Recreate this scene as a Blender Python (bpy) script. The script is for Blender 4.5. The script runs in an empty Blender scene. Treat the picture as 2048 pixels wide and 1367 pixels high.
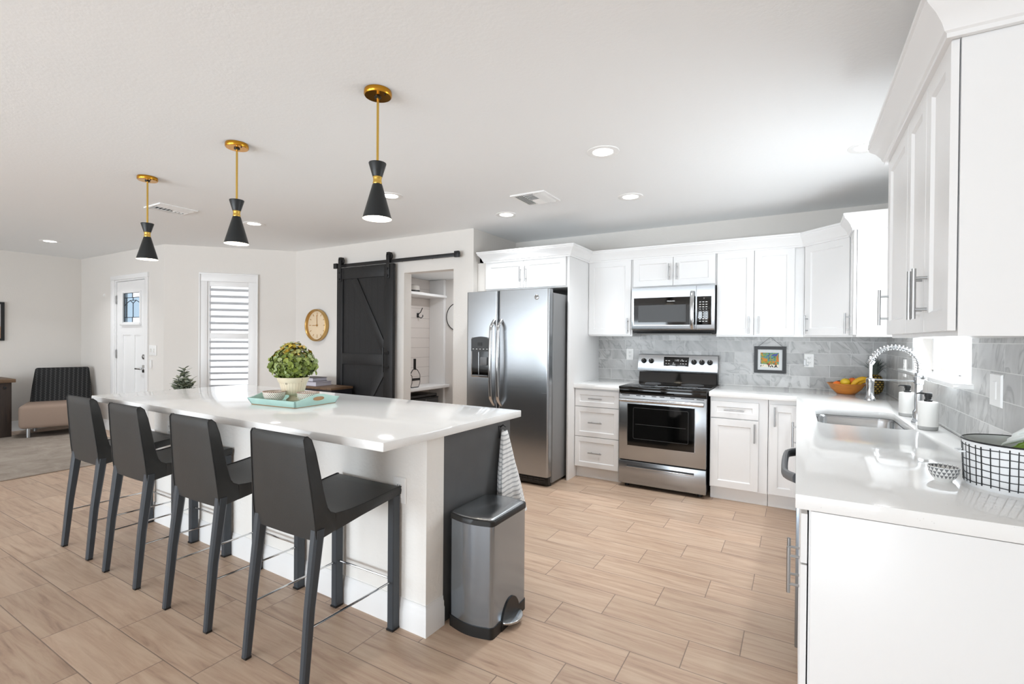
import bpy, bmesh, math, random
from mathutils import Matrix, Vector, noise
random.seed(7)
sc = bpy.context.scene
C = sc.collection
R = math.radians
PI = math.pi

# ------------------------------------------------------------------ camera
cam = bpy.data.cameras.new('camera')
cam.sensor_fit = 'HORIZONTAL'
cam.sensor_width = 36.0
cam.lens = 972.355 / 2048 * 36.0
cam.clip_start = 0.05
cam.clip_end = 100
co = bpy.data.objects.new('camera', cam)
C.objects.link(co)
_r = Vector((0.86246828, 0.50604337, 0.00828092))
_u = Vector((-0.01062892, 0.00175216, 0.99994198))
_f = Vector((-0.50599949, 0.86250626, -0.00688987))
co.matrix_world = Matrix(((_r.x, _u.x, -_f.x, 0), (_r.y, _u.y, -_f.y, 0), (_r.z, _u.z, -_f.z, 1.3511), (0, 0, 0, 1)))
sc.camera = co

# ------------------------------------------------------------------ light
SKY = 1.45
world = bpy.data.worlds.new('daylight')
sc.world = world
world.use_nodes = True
bg = world.node_tree.nodes['Background']
bg.inputs[0].default_value = (0.93, 0.96, 1.0, 1)
bg.inputs[1].default_value = SKY


def area(name, loc, look, w, h, power, col=(1, 1, 1), spread=180):
    l = bpy.data.lights.new(name, 'AREA')
    l.shape = 'RECTANGLE'
    l.size = w
    l.size_y = h
    l.energy = power
    l.color = col
    l.spread = R(spread)
    o = bpy.data.objects.new(name, l)
    C.objects.link(o)
    o.location = loc
    o.rotation_euler = Vector(look).to_track_quat('-Z', 'Z').to_euler()
    return o


# added fill lights beyond the unseen rear openings, and daylight through the sink window
for xx, pw in ((-7.3, 42), (-4.3, 200), (-1.3, 135)):
    area('rear_fill_light', (xx, -5.0, 0.95), (0, 1, .6), 2.5, 2.2, pw, (0.83, 0.925, 1.0))
area('sink_window_daylight', (0.80, 3.41, 1.64), (-1, 0, 0.35), 1.15, 0.85, 24, (0.88, 0.95, 1.0))
sc.view_settings.view_transform = 'Standard'
sc.view_settings.look = 'None'
sc.view_settings.gamma = 1
sc.view_settings.use_curve_mapping = False
sc.view_settings.exposure = 0.25
sc.cycles.max_bounces = 10
sc.cycles.diffuse_bounces = 6
sc.cycles.glossy_bounces = 4
sc.cycles.transmission_bounces = 6
sc.cycles.transparent_max_bounces = 12
sc.cycles.sample_clamp_indirect = 8.0
sc.cycles.caustics_reflective = False
sc.cycles.caustics_refractive = False
sc.cycles.use_denoising = True


# ------------------------------------------------------------------ materials
def S(h):
    h = h.lstrip('#')
    v = [int(h[i:i + 2], 16) / 255 for i in (0, 2, 4)]
    return tuple(c / 12.92 if c <= 0.04045 else ((c + 0.055) / 1.055) ** 2.4 for c in v) + (1.0,)


MATS = {}


def newmat(name):
    m = bpy.data.materials.new(name)
    m.use_nodes = True
    nt = m.node_tree
    b = nt.nodes['Principled BSDF']
    MATS[name] = m
    return m, nt, b


def mat(name, col, rough=0.5, metal=0.0, bump=None, spec=None, emit=None, var=0.0, vscale=8.0, coat=0.0):
    """plain procedural material: optional tonal variation and noise bump (scale, strength)"""
    m, nt, b = newmat(name)
    c = S(col) if isinstance(col, str) else tuple(col) + (1.0,) * (4 - len(col))
    b.inputs['Base Color'].default_value = c
    b.inputs['Roughness'].default_value = rough
    b.inputs['Metallic'].default_value = metal
    if spec is not None:
        b.inputs['Specular IOR Level'].default_value = spec
    if coat:
        b.inputs['Coat Weight'].default_value = coat
        b.inputs['Coat Roughness'].default_value = 0.08
    if emit:
        b.inputs['Emission Color'].default_value = emit[0]
        b.inputs['Emission Strength'].default_value = emit[1]
    tc = None
    if bump or var:
        tc = nt.nodes.new('ShaderNodeTexCoord')
    if var:
        n = nt.nodes.new('ShaderNodeTexNoise')
        n.inputs['Scale'].default_value = vscale
        n.inputs['Detail'].default_value = 5
        nt.links.new(tc.outputs['Object'], n.inputs['Vector'])
        r = nt.nodes.new('ShaderNodeMapRange')
        r.inputs['From Min'].default_value = 0.3
        r.inputs['From Max'].default_value = 0.7
        r.inputs['To Min'].default_value = 1 - var
        r.inputs['To Max'].default_value = 1 + var
        nt.links.new(n.outputs['Fac'], r.inputs['Value'])
        mx = nt.nodes.new('ShaderNodeVectorMath')
        mx.operation = 'SCALE'
        mx.inputs[0].default_value = c[:3]
        nt.links.new(r.outputs[0], mx.inputs['Scale'])
        nt.links.new(mx.outputs[0], b.inputs['Base Color'])
    if bump:
        n = nt.nodes.new('ShaderNodeTexNoise')
        n.inputs['Scale'].default_value = bump[0]
        n.inputs['Detail'].default_value = 3
        nt.links.new(tc.outputs['Object'], n.inputs['Vector'])
        bp = nt.nodes.new('ShaderNodeBump')
        bp.inputs['Strength'].default_value = bump[1]
        bp.inputs['Distance'].default_value = 0.01
        nt.links.new(n.outputs['Fac'], bp.inputs['Height'])
        nt.links.new(bp.outputs[0], b.inputs['Normal'])
    return m


class NX:
    """tiny expression helper for node maths"""

    def __init__(s, nt):
        s.nt = nt

    def m(s, op, a, b=None, c=None):
        n = s.nt.nodes.new('ShaderNodeMath')
        n.operation = op
        for i, v in enumerate((a, b, c)):
            if v is None:
                continue
            if isinstance(v, (int, float)):
                n.inputs[i].default_value = v
            else:
                s.nt.links.new(v, n.inputs[i])
        return n.outputs[0]

    def comb(s, x, y, z):
        n = s.nt.nodes.new('ShaderNodeCombineXYZ')
        for i, v in enumerate((x, y, z)):
            if isinstance(v, (int, float)):
                n.inputs[i].default_value = v
            else:
                s.nt.links.new(v, n.inputs[i])
        return n.outputs[0]

    def noise(s, vec, scale, detail=4, rough=0.5, dist=0.0):
        n = s.nt.nodes.new('ShaderNodeTexNoise')
        n.inputs['Scale'].default_value = scale
        n.inputs['Detail'].default_value = detail
        n.inputs['Roughness'].default_value = rough
        n.inputs['Distortion'].default_value = dist
        s.nt.links.new(vec, n.inputs['Vector'])
        return n.outputs['Fac']

    def white(s, vec):
        n = s.nt.nodes.new('ShaderNodeTexWhiteNoise')
        n.noise_dimensions = '3D'
        s.nt.links.new(vec, n.inputs['Vector'])
        return n.outputs['Value'], n.outputs['Color']

    def ramp(s, fac, stops):
        n = s.nt.nodes.new('ShaderNodeValToRGB')
        e = n.color_ramp.elements
        while len(e) < len(stops):
            e.new(0.5)
        for i, (p, c) in enumerate(stops):
            e[i].position = p
            e[i].color = S(c) if isinstance(c, str) else c
        s.nt.links.new(fac, n.inputs[0])
        return n.outputs[0]

    def mix(s, fac, a, b, mode='MIX'):
        n = s.nt.nodes.new('ShaderNodeMix')
        n.data_type = 'RGBA'
        n.blend_type = mode
        for sock, v in ((n.inputs[0], fac), (n.inputs[6], a), (n.inputs[7], b)):
            if isinstance(v, (int, float)):
                sock.default_value = v
            elif isinstance(v, tuple):
                sock.default_value = v
            else:
                s.nt.links.new(v, sock)
        return n.outputs[2]

    def obj(s):
        tc = s.nt.nodes.new('ShaderNodeTexCoord')
        sp = s.nt.nodes.new('ShaderNodeSeparateXYZ')
        s.nt.links.new(tc.outputs['Object'], sp.inputs[0])
        return tc.outputs['Object'], sp.outputs[0], sp.outputs[1], sp.outputs[2]

    def bump(s, h, strength, dist=0.005):
        n = s.nt.nodes.new('ShaderNodeBump')
        n.inputs['Strength'].default_value = strength
        n.inputs['Distance'].default_value = dist
        s.nt.links.new(h, n.inputs['Height'])
        return n.outputs[0]


def tiles(x, u, v, u0, v0, tw, th, shift, g):
    """running-bond tiling: returns grout mask, cell id vector, in-tile random value, random colour"""
    row = x.m('FLOOR', x.m('DIVIDE', x.m('SUBTRACT', v, v0), th))
    uu = x.m('SUBTRACT', x.m('DIVIDE', x.m('SUBTRACT', u, u0), tw), x.m('MULTIPLY', row, shift))
    cell = x.m('FLOOR', uu)
    fu = x.m('MULTIPLY', x.m('SUBTRACT', uu, cell), tw)
    fv = x.m('SUBTRACT', x.m('SUBTRACT', v, v0), x.m('MULTIPLY', row, th))
    du = x.m('MINIMUM', fu, x.m('SUBTRACT', tw, fu))
    dv = x.m('MINIMUM', fv, x.m('SUBTRACT', th, fv))
    d = x.m('MINIMUM', du, dv)
    grout = x.m('LESS_THAN', d, g)
    idv = x.comb(cell, row, 0.37)
    rv, rc = x.white(idv)
    return grout, rv, rc, d


def mat_floor():
    m, nt, b = newmat('wood_look_tile')
    x = NX(nt)
    vec, X, Y, Z = x.obj()
    g, rv, rc, d = tiles(x, X, Y, -1.645, 3.99, 0.62, 0.2128, 1 / 3, 0.0021)
    off = x.m('MULTIPLY', rv, 37.0)
    gv = x.comb(x.m('ADD', x.m('MULTIPLY', X, 1.1), off), x.m('ADD', x.m('MULTIPLY', Y, 13.0), off), off)
    n1 = x.noise(gv, 2.2, 6, 0.62, 0.7)
    n2 = x.noise(x.comb(x.m('ADD', X, off), x.m('MULTIPLY', Y, 3.0), 0.0), 1.6, 3)
    n3 = x.noise(x.comb(x.m('ADD', x.m('MULTIPLY', X, 3), off), x.m('MULTIPLY', Y, 60.0), 0.0), 2.5, 3)
    base = x.ramp(n1, [(0.24, '#886c58'), (0.42, '#b4967f'), (0.58, '#c4aa92'), (0.8, '#d1bba4')])
    base = x.mix(x.m('MULTIPLY', n2, 0.45), base, S('#c2ac9a'))
    tint = x.m('ADD', 0.90, x.m('MULTIPLY', rv, 0.16))
    vm = nt.nodes.new('ShaderNodeVectorMath')
    vm.operation = 'SCALE'
    nt.links.new(base, vm.inputs[0])
    nt.links.new(x.m('MULTIPLY', tint, x.m('ADD', 0.95, x.m('MULTIPLY', n3, 0.1))), vm.inputs['Scale'])
    col = x.mix(x.m('MULTIPLY', g, 0.85), vm.outputs[0], S('#7d6b5f'))
    nt.links.new(col, b.inputs['Base Color'])
    b.inputs['Roughness'].default_value = 0.42
    h = x.m('ADD', x.m('MULTIPLY', x.m('MINIMUM', d, 0.004), 120.0), x.m('MULTIPLY', n1, 0.15))
    nt.links.new(x.bump(h, 0.25, 0.004), b.inputs['Normal'])
    return m


def mat_marble(name, axis, u0):
    m, nt, b = newmat(name)
    x = NX(nt)
    vec, X, Y, Z = x.obj()
    u = X if axis == 'x' else Y
    g, rv, rc, d = tiles(x, u, Z, u0, 0.93, 0.305, 0.1045, 0.5, 0.0016)
    off = x.m('MULTIPLY', rv, 23.0)
    q = x.comb(x.m('ADD', u, off), off, x.m('ADD', Z, x.m('MULTIPLY', u, 0.6)))
    n1 = x.noise(q, 5.0, 6, 0.6, 1.2)
    n2 = x.noise(q, 5.0, 3, 0.5, 1.6)
    vein = x.m('POWER', x.m('SUBTRACT', 1.0, x.m('MINIMUM', 1.0, x.m('MULTIPLY', x.m('ABSOLUTE', x.m('SUBTRACT', n2, 0.5)), 13.0))), 1.5)
    base = x.ramp(n1, [(0.3, '#b1b1b0'), (0.5, '#c4c4c3'), (0.7, '#d0d0cf')])
    tint = x.m('ADD', 0.74, x.m('MULTIPLY', rv, 0.30))
    vm = nt.nodes.new('ShaderNodeVectorMath')
    vm.operation = 'SCALE'
    nt.links.new(base, vm.inputs[0])
    nt.links.new(tint, vm.inputs['Scale'])
    vmask = x.m('MULTIPLY', x.m('MULTIPLY', vein, x.m('GREATER_THAN', x.noise(q, 2.5, 2), 0.45)), 0.55)
    col = x.mix(vmask, vm.outputs[0], S('#7c7c7c'))
    col = x.mix(g, col, S('#d9d9d7'))
    nt.links.new(col, b.inputs['Base Color'])
    b.inputs['Roughness'].default_value = 0.3
    nt.links.new(x.bump(x.m('MULTIPLY', x.m('MINIMUM', d, 0.003), 150.0), 0.2, 0.003), b.inputs['Normal'])
    return m


def mat_quartz():
    m, nt, b = newmat('white_quartz')
    x = NX(nt)
    vec, X, Y, Z = x.obj()
    n = nt.nodes.new('ShaderNodeTexVoronoi')
    n.inputs['Scale'].default_value = 90
    nt.links.new(vec, n.inputs['Vector'])
    sp = x.m('LESS_THAN', n.outputs['Distance'], 0.13)
    big = x.noise(vec, 30, 2)
    fac = x.m('MULTIPLY', x.m('MULTIPLY', sp, x.m('GREATER_THAN', big, 0.56)), 0.22)
    nt.links.new(x.mix(fac, S('#eeeeed'), S('#8f8f8d')), b.inputs['Base Color'])
    b.inputs['Roughness'].default_value = 0.07
    b.inputs['IOR'].default_value = 1.55
    return m


def mat_steel(name, col, rough, axis, amount=0.12):
    """brushed stainless: fine lines along one axis"""
    m, nt, b = newmat(name)
    x = NX(nt)
    vec, X, Y, Z = x.obj()
    s = {'x': (2, 300, 300), 'z': (300, 300, 2), 'y': (300, 2, 300)}[axis]
    q = x.comb(x.m('MULTIPLY', X, s[0]), x.m('MULTIPLY', Y, s[1]), x.m('MULTIPLY', Z, s[2]))
    n = x.noise(q, 1.0, 2)
    b.inputs['Base Color'].default_value = S(col)
    b.inputs['Metallic'].default_value = 1.0
    nt.links.new(x.m('ADD', rough - 0.04, x.m('MULTIPLY', n, 0.08)), b.inputs['Roughness'])
    b.inputs['Anisotropic'].default_value = 0.5
    big = x.noise(vec, 2.2, 2)
    h = x.m('ADD', x.m('MULTIPLY', n, 0.02), x.m('MULTIPLY', big, 0.6))
    nt.links.new(x.bump(h, amount, 0.02), b.inputs['Normal'])
    return m


def mat_wood(name, dark, light, axis='y', rough=0.6):
    m, nt, b = newmat(name)
    x = NX(nt)
    vec, X, Y, Z = x.obj()
    s = {'x': (1, 12, 12), 'y': (12, 1, 12), 'z': (12, 12, 1)}[axis]
    q = x.comb(x.m('MULTIPLY', X, s[0]), x.m('MULTIPLY', Y, s[1]), x.m('MULTIPLY', Z, s[2]))
    n = x.noise(q, 2.5, 6, 0.65, 1.0)
    nt.links.new(x.ramp(n, [(0.3, dark), (0.7, light)]), b.inputs['Base Color'])
    b.inputs['Roughness'].default_value = rough
    nt.links.new(x.bump(n, 0.25, 0.004), b.inputs['Normal'])
    return m


def mat_glass(name, tint=(1, 1, 1, 1), refl=0.08):
    m = bpy.data.materials.new(name)
    m.use_nodes = True
    nt = m.node_tree
    for n in list(nt.nodes):
        nt.nodes.remove(n)
    out = nt.nodes.new('ShaderNodeOutputMaterial')
    t = nt.nodes.new('ShaderNodeBsdfTransparent')
    t.inputs[0].default_value = tint
    g = nt.nodes.new('ShaderNodeBsdfGlossy')
    g.inputs['Roughness'].default_value = 0.03
    mx = nt.nodes.new('ShaderNodeMixShader')
    mx.inputs[0].default_value = refl
    nt.links.new(t.outputs[0], mx.inputs[1])
    nt.links.new(g.outputs[0], mx.inputs[2])
    nt.links.new(mx.outputs[0], out.inputs[0])
    MATS[name] = m
    return m


def mat_pattern(name, fn, rough=0.4):
    m, nt, b = newmat(name)
    x = NX(nt)
    vec, X, Y, Z = x.obj()
    nt.links.new(fn(x, X, Y, Z, vec), b.inputs['Base Color'])
    b.inputs['Roughness'].default_value = rough
    return m


M = {}
M['ceiling'] = mat('ceiling_paint', '#f1f3f4', 0.9, bump=(60, 0.08))
M['wall'] = mat('greige_wall_paint', '#e0dcd7', 0.85, bump=(70, 0.12))
M['wallwhite'] = mat('closet_wall_paint', '#dedad6', 0.85)
M['trim'] = mat('white_trim_paint', '#eeeeee', 0.4)
M['cab'] = mat('white_cabinet_paint', '#eaeaea', 0.32)
M['gap'] = mat('cabinet_shadow_gap', '#6d6d6d', 0.8)
M['floor'] = mat_floor()
M['marbx'] = mat_marble('marble_tile_back', 'x', -0.514)
M['marby'] = mat_marble('marble_tile_side', 'y', 5.0)
M['quartz'] = mat_quartz()
M['steel'] = mat_steel('brushed_stainless', '#aaadb0', 0.25, 'x', 0.10)
M['steelv'] = mat_steel('brushed_stainless_vertical', '#a0acb8', 0.2, 'z', 0.05)
M['steelp'] = mat('polished_stainless', '#c2c4c6', 0.14, 1.0)
M['nickel'] = mat('satin_nickel', '#b4b5b6', 0.3, 1.0)
M['chrome'] = mat('chrome', '#d8d9da', 0.08, 1.0)
M['fridgeside'] = mat('grey_appliance_side', '#8b8c8d', 0.42, 0.3)
M['blackgloss'] = mat('black_glass', '#050505', 0.05, spec=0.6)
M['blackpl'] = mat('black_plastic', '#141414', 0.4)
M['darkgrey'] = mat('dark_grey_plastic', '#38393a', 0.45)
M['grey'] = mat('mid_grey_plastic', '#6f7072', 0.45)
M['blackmetal'] = mat('black_iron', '#101012', 0.45)
M['barn'] = mat('black_stained_wood', '#101012', 0.5, bump=(45, 0.2), var=0.18, vscale=5)
M['leather'] = mat('charcoal_leather', '#282929', 0.42, bump=(160, 0.04), var=0.08, vscale=14)
M['stitch'] = mat('dark_leather_piping', '#1d1e1f', 0.5)
M['legleather'] = mat('slate_leather_wrap', '#383d43', 0.45, bump=(160, 0.04))
M['brass'] = mat('brushed_brass', '#d9b35c', 0.26, 1.0)
M['brassdeep'] = mat('deep_brass', '#cc9230', 0.22, 1.0)
M['shade'] = mat('matte_black_shade', '#15191b', 0.42)
M['shadein'] = mat('white_shade_lining', '#f4efe6', 0.5, emit=((1.0, 0.9, 0.75, 1), 2.2))
M['bulb'] = mat('lit_bulb', '#ffffff', 0.5, emit=((1.0, 0.93, 0.82, 1), 14.0))
M['led'] = mat('lit_diffuser', '#ffffff', 0.5, emit=((1.0, 0.97, 0.92, 1), 9.0))
M['islandwall'] = mat('island_wall_paint', '#f0eeea', 0.8, bump=(50, 0.22))
M['islanddark'] = mat('charcoal_panel', '#565758', 0.55, var=0.10, vscale=6)
M['plate'] = mat('white_plastic', '#f1f1f0', 0.35)
M['slot'] = mat('dark_slot', '#303030', 0.6)
M['beige'] = mat('taupe_fabric', '#917d6f', 0.9, bump=(250, 0.15))
M['rustic'] = mat_wood('rustic_dark_wood', '#17100d', '#3a2b22', 'z', 0.65)
M['rustictop'] = mat_wood('rustic_top_wood', '#4c3a2a', '#755a41', 'y', 0.55)
M['glass'] = mat_glass('clear_glass')
M['frost'] = mat_glass('pale_blue_leaded_glass', (0.60, 0.68, 0.74, 1), 0.05)
M['lead'] = mat('lead_came', '#2c3136', 0.4, 0.6)
M['teal'] = mat('aqua_painted_wood', '#b4d6cf', 0.5, var=0.06, vscale=9)
M['trayedge'] = mat('worn_tray_edge', '#a8835c', 0.6)
_m, _nt, _b = newmat('translucent_blind')
_t = _nt.nodes.new('ShaderNodeBsdfTranslucent')
_t.inputs[0].default_value = (.85, .86, .87, 1)
_mx = _nt.nodes.new('ShaderNodeMixShader')
_mx.inputs[0].default_value = .6
_b.inputs['Base Color'].default_value = (.85, .85, .85, 1)
_nt.links.new(_b.outputs[0], _mx.inputs[1])
_nt.links.new(_t.outputs[0], _mx.inputs[2])
_nt.links.new(_mx.outputs[0], _nt.nodes['Material Output'].inputs[0])
M['blind'] = _m
_m, _nt, _b = newmat('daylit_louver')  # translucency and blue tint put into the painted slats to look daylit
_t = _nt.nodes.new('ShaderNodeBsdfTranslucent')
_t.inputs[0].default_value = (.80, .86, .92, 1)
_mx = _nt.nodes.new('ShaderNodeMixShader')
_mx.inputs[0].default_value = .35
_b.inputs['Base Color'].default_value = (.82, .84, .86, 1)
_nt.links.new(_b.outputs[0], _mx.inputs[1])
_nt.links.new(_t.outputs[0], _mx.inputs[2])
_nt.links.new(_mx.outputs[0], _nt.nodes['Material Output'].inputs[0])
M['louver'] = _m
M['goldrim'] = mat('pale_gold', '#c9a468', 0.3, 1.0)


def cream_fn(x, X, Y, Z, vec):
    f = x.m('FRACT', x.m('MULTIPLY', x.m('ARCTAN2', Y, X), 28 / (2 * PI)))
    rib = x.m('MULTIPLY', x.m('LESS_THAN', f, 0.10), x.m('MULTIPLY', x.m('GREATER_THAN', Z, 0.045), x.m('LESS_THAN', Z, 0.118)))
    crack = x.m('GREATER_THAN', x.noise(x.comb(x.m('MULTIPLY', X, 3), x.m('MULTIPLY', Y, 3), Z), 30, 2), 0.69)
    tone = x.noise(vec, 14, 3)
    c = x.mix(tone, S('#f0e6d2'), S('#e0cfae'))
    c = x.mix(x.m('MULTIPLY', rib, 0.55), c, S('#a08a66'))
    return x.mix(x.m('MULTIPLY', crack, 0.8), c, S('#4a4238'))


M['cream'] = mat_pattern('crackled_cream_ceramic', cream_fn, 0.6)
M['soil'] = mat('dark_soil', '#2a211a', 0.9)


def leafmat(name, stops, rough=0.5):
    m, nt, b = newmat(name)
    x = NX(nt)
    vec, X, Y, Z = x.obj()
    at = nt.nodes.new('ShaderNodeAttribute')
    at.attribute_name = 'leaf'
    nt.links.new(x.ramp(at.outputs['Fac'], stops), b.inputs['Base Color'])
    b.inputs['Roughness'].default_value = rough
    return m


M['leaf'] = leafmat('boxwood_leaf', [(0.0, '#4c5a22'), (0.3, '#6f8030'), (0.55, '#8d9a42'), (0.72, '#98a878'), (0.84, '#b8a030'), (1.0, '#d8a820')])
M['sage'] = leafmat('grey_green_leaf', [(0.0, '#6c7868'), (0.5, '#a3ad98'), (1.0, '#d3d8c8')])
M['paper'] = mat('book_pages', '#c9c6cf', 0.8)
M['bookdark'] = mat('dark_book_cover', '#4b4543', 0.6)
M['booklav'] = mat('lavender_book_cover', '#a9a3ae', 0.6)
M['navywood'] = mat('dark_side_table', '#1c1c22', 0.4)
M['clockface'] = mat('cream_clock_face', '#e6cfae', 0.5)
M['orange'] = mat('orange_peel', '#e8701c', 0.45, bump=(260, 0.2))
M['lemon'] = mat('lemon_peel', '#dcb82c', 0.4, bump=(200, 0.15))
M['banana'] = mat('banana_peel', '#e0ac24', 0.5, var=0.12, vscale=20)
M['stem'] = mat('dark_fruit_stem', '#2d2416', 0.7)
M['avocado'] = mat('dark_plum_skin', '#2c1f22', 0.4)
M['woodbowl'] = mat_wood('orange_wood_bowl', '#b06a28', '#cf8838', 'x', 0.38)
M['ceramic'] = mat('matte_white_ceramic', '#e4e3e0', 0.55)
M['concrete'] = mat('grey_base_band', '#a4a4a3', 0.7)
M['white'] = mat('white_enamel', '#eceef0', 0.25)
M['green'] = mat('green_bag_print', '#6f9422', 0.3, var=0.15, vscale=7)
M['bagwhite'] = mat('frosted_bag', '#dfe3e0', 0.3)
M['blackpaint'] = mat('black_painted_line', '#16171a', 0.4)
M['mat'] = mat('picture_mat_board', '#e2e5e6', 0.7)
M['frame'] = mat('black_frame', '#0c0c0d', 0.4)
M['hat'] = mat('pale_felt_hat', '#d8d3cd', 0.8)
M['mirror'] = mat('mirror_glass', '#c9cbcb', 0.05, 1.0)
M['rim'] = mat('copper_rim', '#9a5a42', 0.5)


def towel_fn(x, X, Y, Z, vec):
    w = x.m('FRACT', x.m('MULTIPLY', x.m('ADD', Z, x.m('MULTIPLY', x.m('ABSOLUTE', Y), -0.25)), 44.0))
    return x.mix(x.m('MULTIPLY', x.m('LESS_THAN', w, 0.34), 0.8), S('#e2e2e1'), S('#a3a5a8'))


M['towel'] = mat_pattern('striped_linen', towel_fn, 0.9)


def chairback_fn(x, X, Y, Z, vec):
    c = x.m('FRACT', x.m('MULTIPLY', Y, 21.0))
    w = x.m('MULTIPLY', x.m('SINE', x.m('MULTIPLY', Z, 190.0)), 0.10)
    band = x.m('LESS_THAN', x.m('ABSOLUTE', x.m('SUBTRACT', x.m('ADD', c, w), 0.5)), 0.17)
    return x.mix(x.m('MULTIPLY', band, 0.8), S('#0e0e0f'), S('#3a3a3a'))


M['chairback'] = mat_pattern('black_wave_fabric', chairback_fn, 0.85)


def rug_fn(x, X, Y, Z, vec):
    n = x.noise(vec, 3.5, 6, 0.7, 0.8)
    n2 = x.noise(x.comb(x.m('MULTIPLY', X, 2), x.m('MULTIPLY', Y, 14), 0.0), 5, 4, 0.7)
    a = x.ramp(n, [(0.3, '#85796f'), (0.5, '#a0958a'), (0.7, '#b4aaa0')])
    return x.mix(x.m('MULTIPLY', n2, 0.5), a, S('#94897e'))


M['rug'] = mat_pattern('worn_taupe_rug', rug_fn, 0.95)


def shiplap_fn(x, X, Y, Z, vec):
    f = x.m('FRACT', x.m('DIVIDE', Z, 0.135))
    return x.mix(x.m('LESS_THAN', f, 0.03), S('#d9d2cd'), S('#a59d98'))


M['shiplap'] = mat_pattern('pale_shiplap', shiplap_fn, 0.7)


def art_fn(x, X, Y, Z, vec):
    n = x.noise(vec, 26, 3, 0.6, 1.5)
    w = x.noise(vec, 60, 2, 0.5, 1.0)
    c = x.ramp(n, [(0.0, '#1d1a52'), (0.36, '#3a36a0'), (0.45, '#5f9a8c'), (0.52, '#7aa030'), (0.58, '#e08a18'), (0.66, '#d8501c'), (0.78, '#8c2468')])
    c = x.mix(x.m('MULTIPLY', x.m('LESS_THAN', w, 0.38), 0.85), c, S('#15131c'))
    low = x.m('LESS_THAN', x.m('ADD', Z, x.m('MULTIPLY', n, 0.03)), -0.022)
    c2 = x.mix(x.m('GREATER_THAN', n, 0.5), S('#f0e9da'), S('#141414'))
    return x.mix(low, c, c2)


M['art'] = mat_pattern('colourful_print', art_fn, 0.5)
M['abstract'] = mat_pattern('muted_landscape_print', lambda x, X, Y, Z, vec: x.mix(x.m('LESS_THAN', Z, -0.07), S('#d9d9d6'), S('#c8a988')), 0.6)


def dots_fn(x, X, Y, Z, vec):
    a = x.m('MULTIPLY', x.m('ARCTAN2', Y, X), 34 / (2 * PI) * 1.0)
    v = x.m('MULTIPLY', Z, 130.0)
    row = x.m('FLOOR', v)
    fa = x.m('SUBTRACT', x.m('FRACT', x.m('ADD', a, x.m('MULTIPLY', row, 0.5))), 0.5)
    fv = x.m('SUBTRACT', x.m('FRACT', v), 0.5)
    d = x.m('ADD', x.m('MULTIPLY', fa, fa), x.m('MULTIPLY', fv, fv))
    return x.mix(x.m('LESS_THAN', d, 0.075), S('#efe4d8'), S('#262025'))


M['dots'] = mat_pattern('dotted_ceramic', dots_fn, 0.35)


def tri_fn(x, X, Y, Z, vec):
    a = x.m('MULTIPLY', x.m('ARCTAN2', Y, X), 20 / (2 * PI))
    v = x.m('MULTIPLY', Z, 92.0)
    row = x.m('FLOOR', v)
    fa = x.m('ABSOLUTE', x.m('SUBTRACT', x.m('FRACT', x.m('ADD', a, x.m('MULTIPLY', row, 0.5))), 0.5))
    fv = x.m('FRACT', v)
    t = x.m('LESS_THAN', fa, x.m('MULTIPLY', fv, 0.46))
    lim = x.m('MULTIPLY', x.m('GREATER_THAN', Z, 0.012), t)
    return x.mix(lim, S('#e6e6e4'), S('#77787a'))


M['tri'] = mat_pattern('triangle_print_ceramic', tri_fn, 0.35)


def pine_fn(x, X, Y, Z, vec):
    a = x.m('MULTIPLY', x.m('ARCTAN2', Y, X), 12 / (2 * PI))
    v = x.m('MULTIPLY', Z, 55.0)
    row = x.m('FLOOR', v)
    fa = x.m('SUBTRACT', x.m('FRACT', x.m('ADD', a, x.m('MULTIPLY', row, 0.5))), 0.5)
    fv = x.m('SUBTRACT', x.m('FRACT', v), 0.5)
    d = x.m('SQRT', x.m('ADD', x.m('MULTIPLY', fa, fa), x.m('MULTIPLY', fv, fv)))
    return x.ramp(d, [(0.0, '#c8a850'), (0.25, '#9a8030'), (0.38, '#6a5420'), (0.46, '#1c160e')])


M['pine'] = mat_pattern('pineapple_skin', pine_fn, 0.6)
M['pineleaf'] = mat('pineapple_leaf', '#56605a', 0.6, var=0.25, vscale=30)


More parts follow.
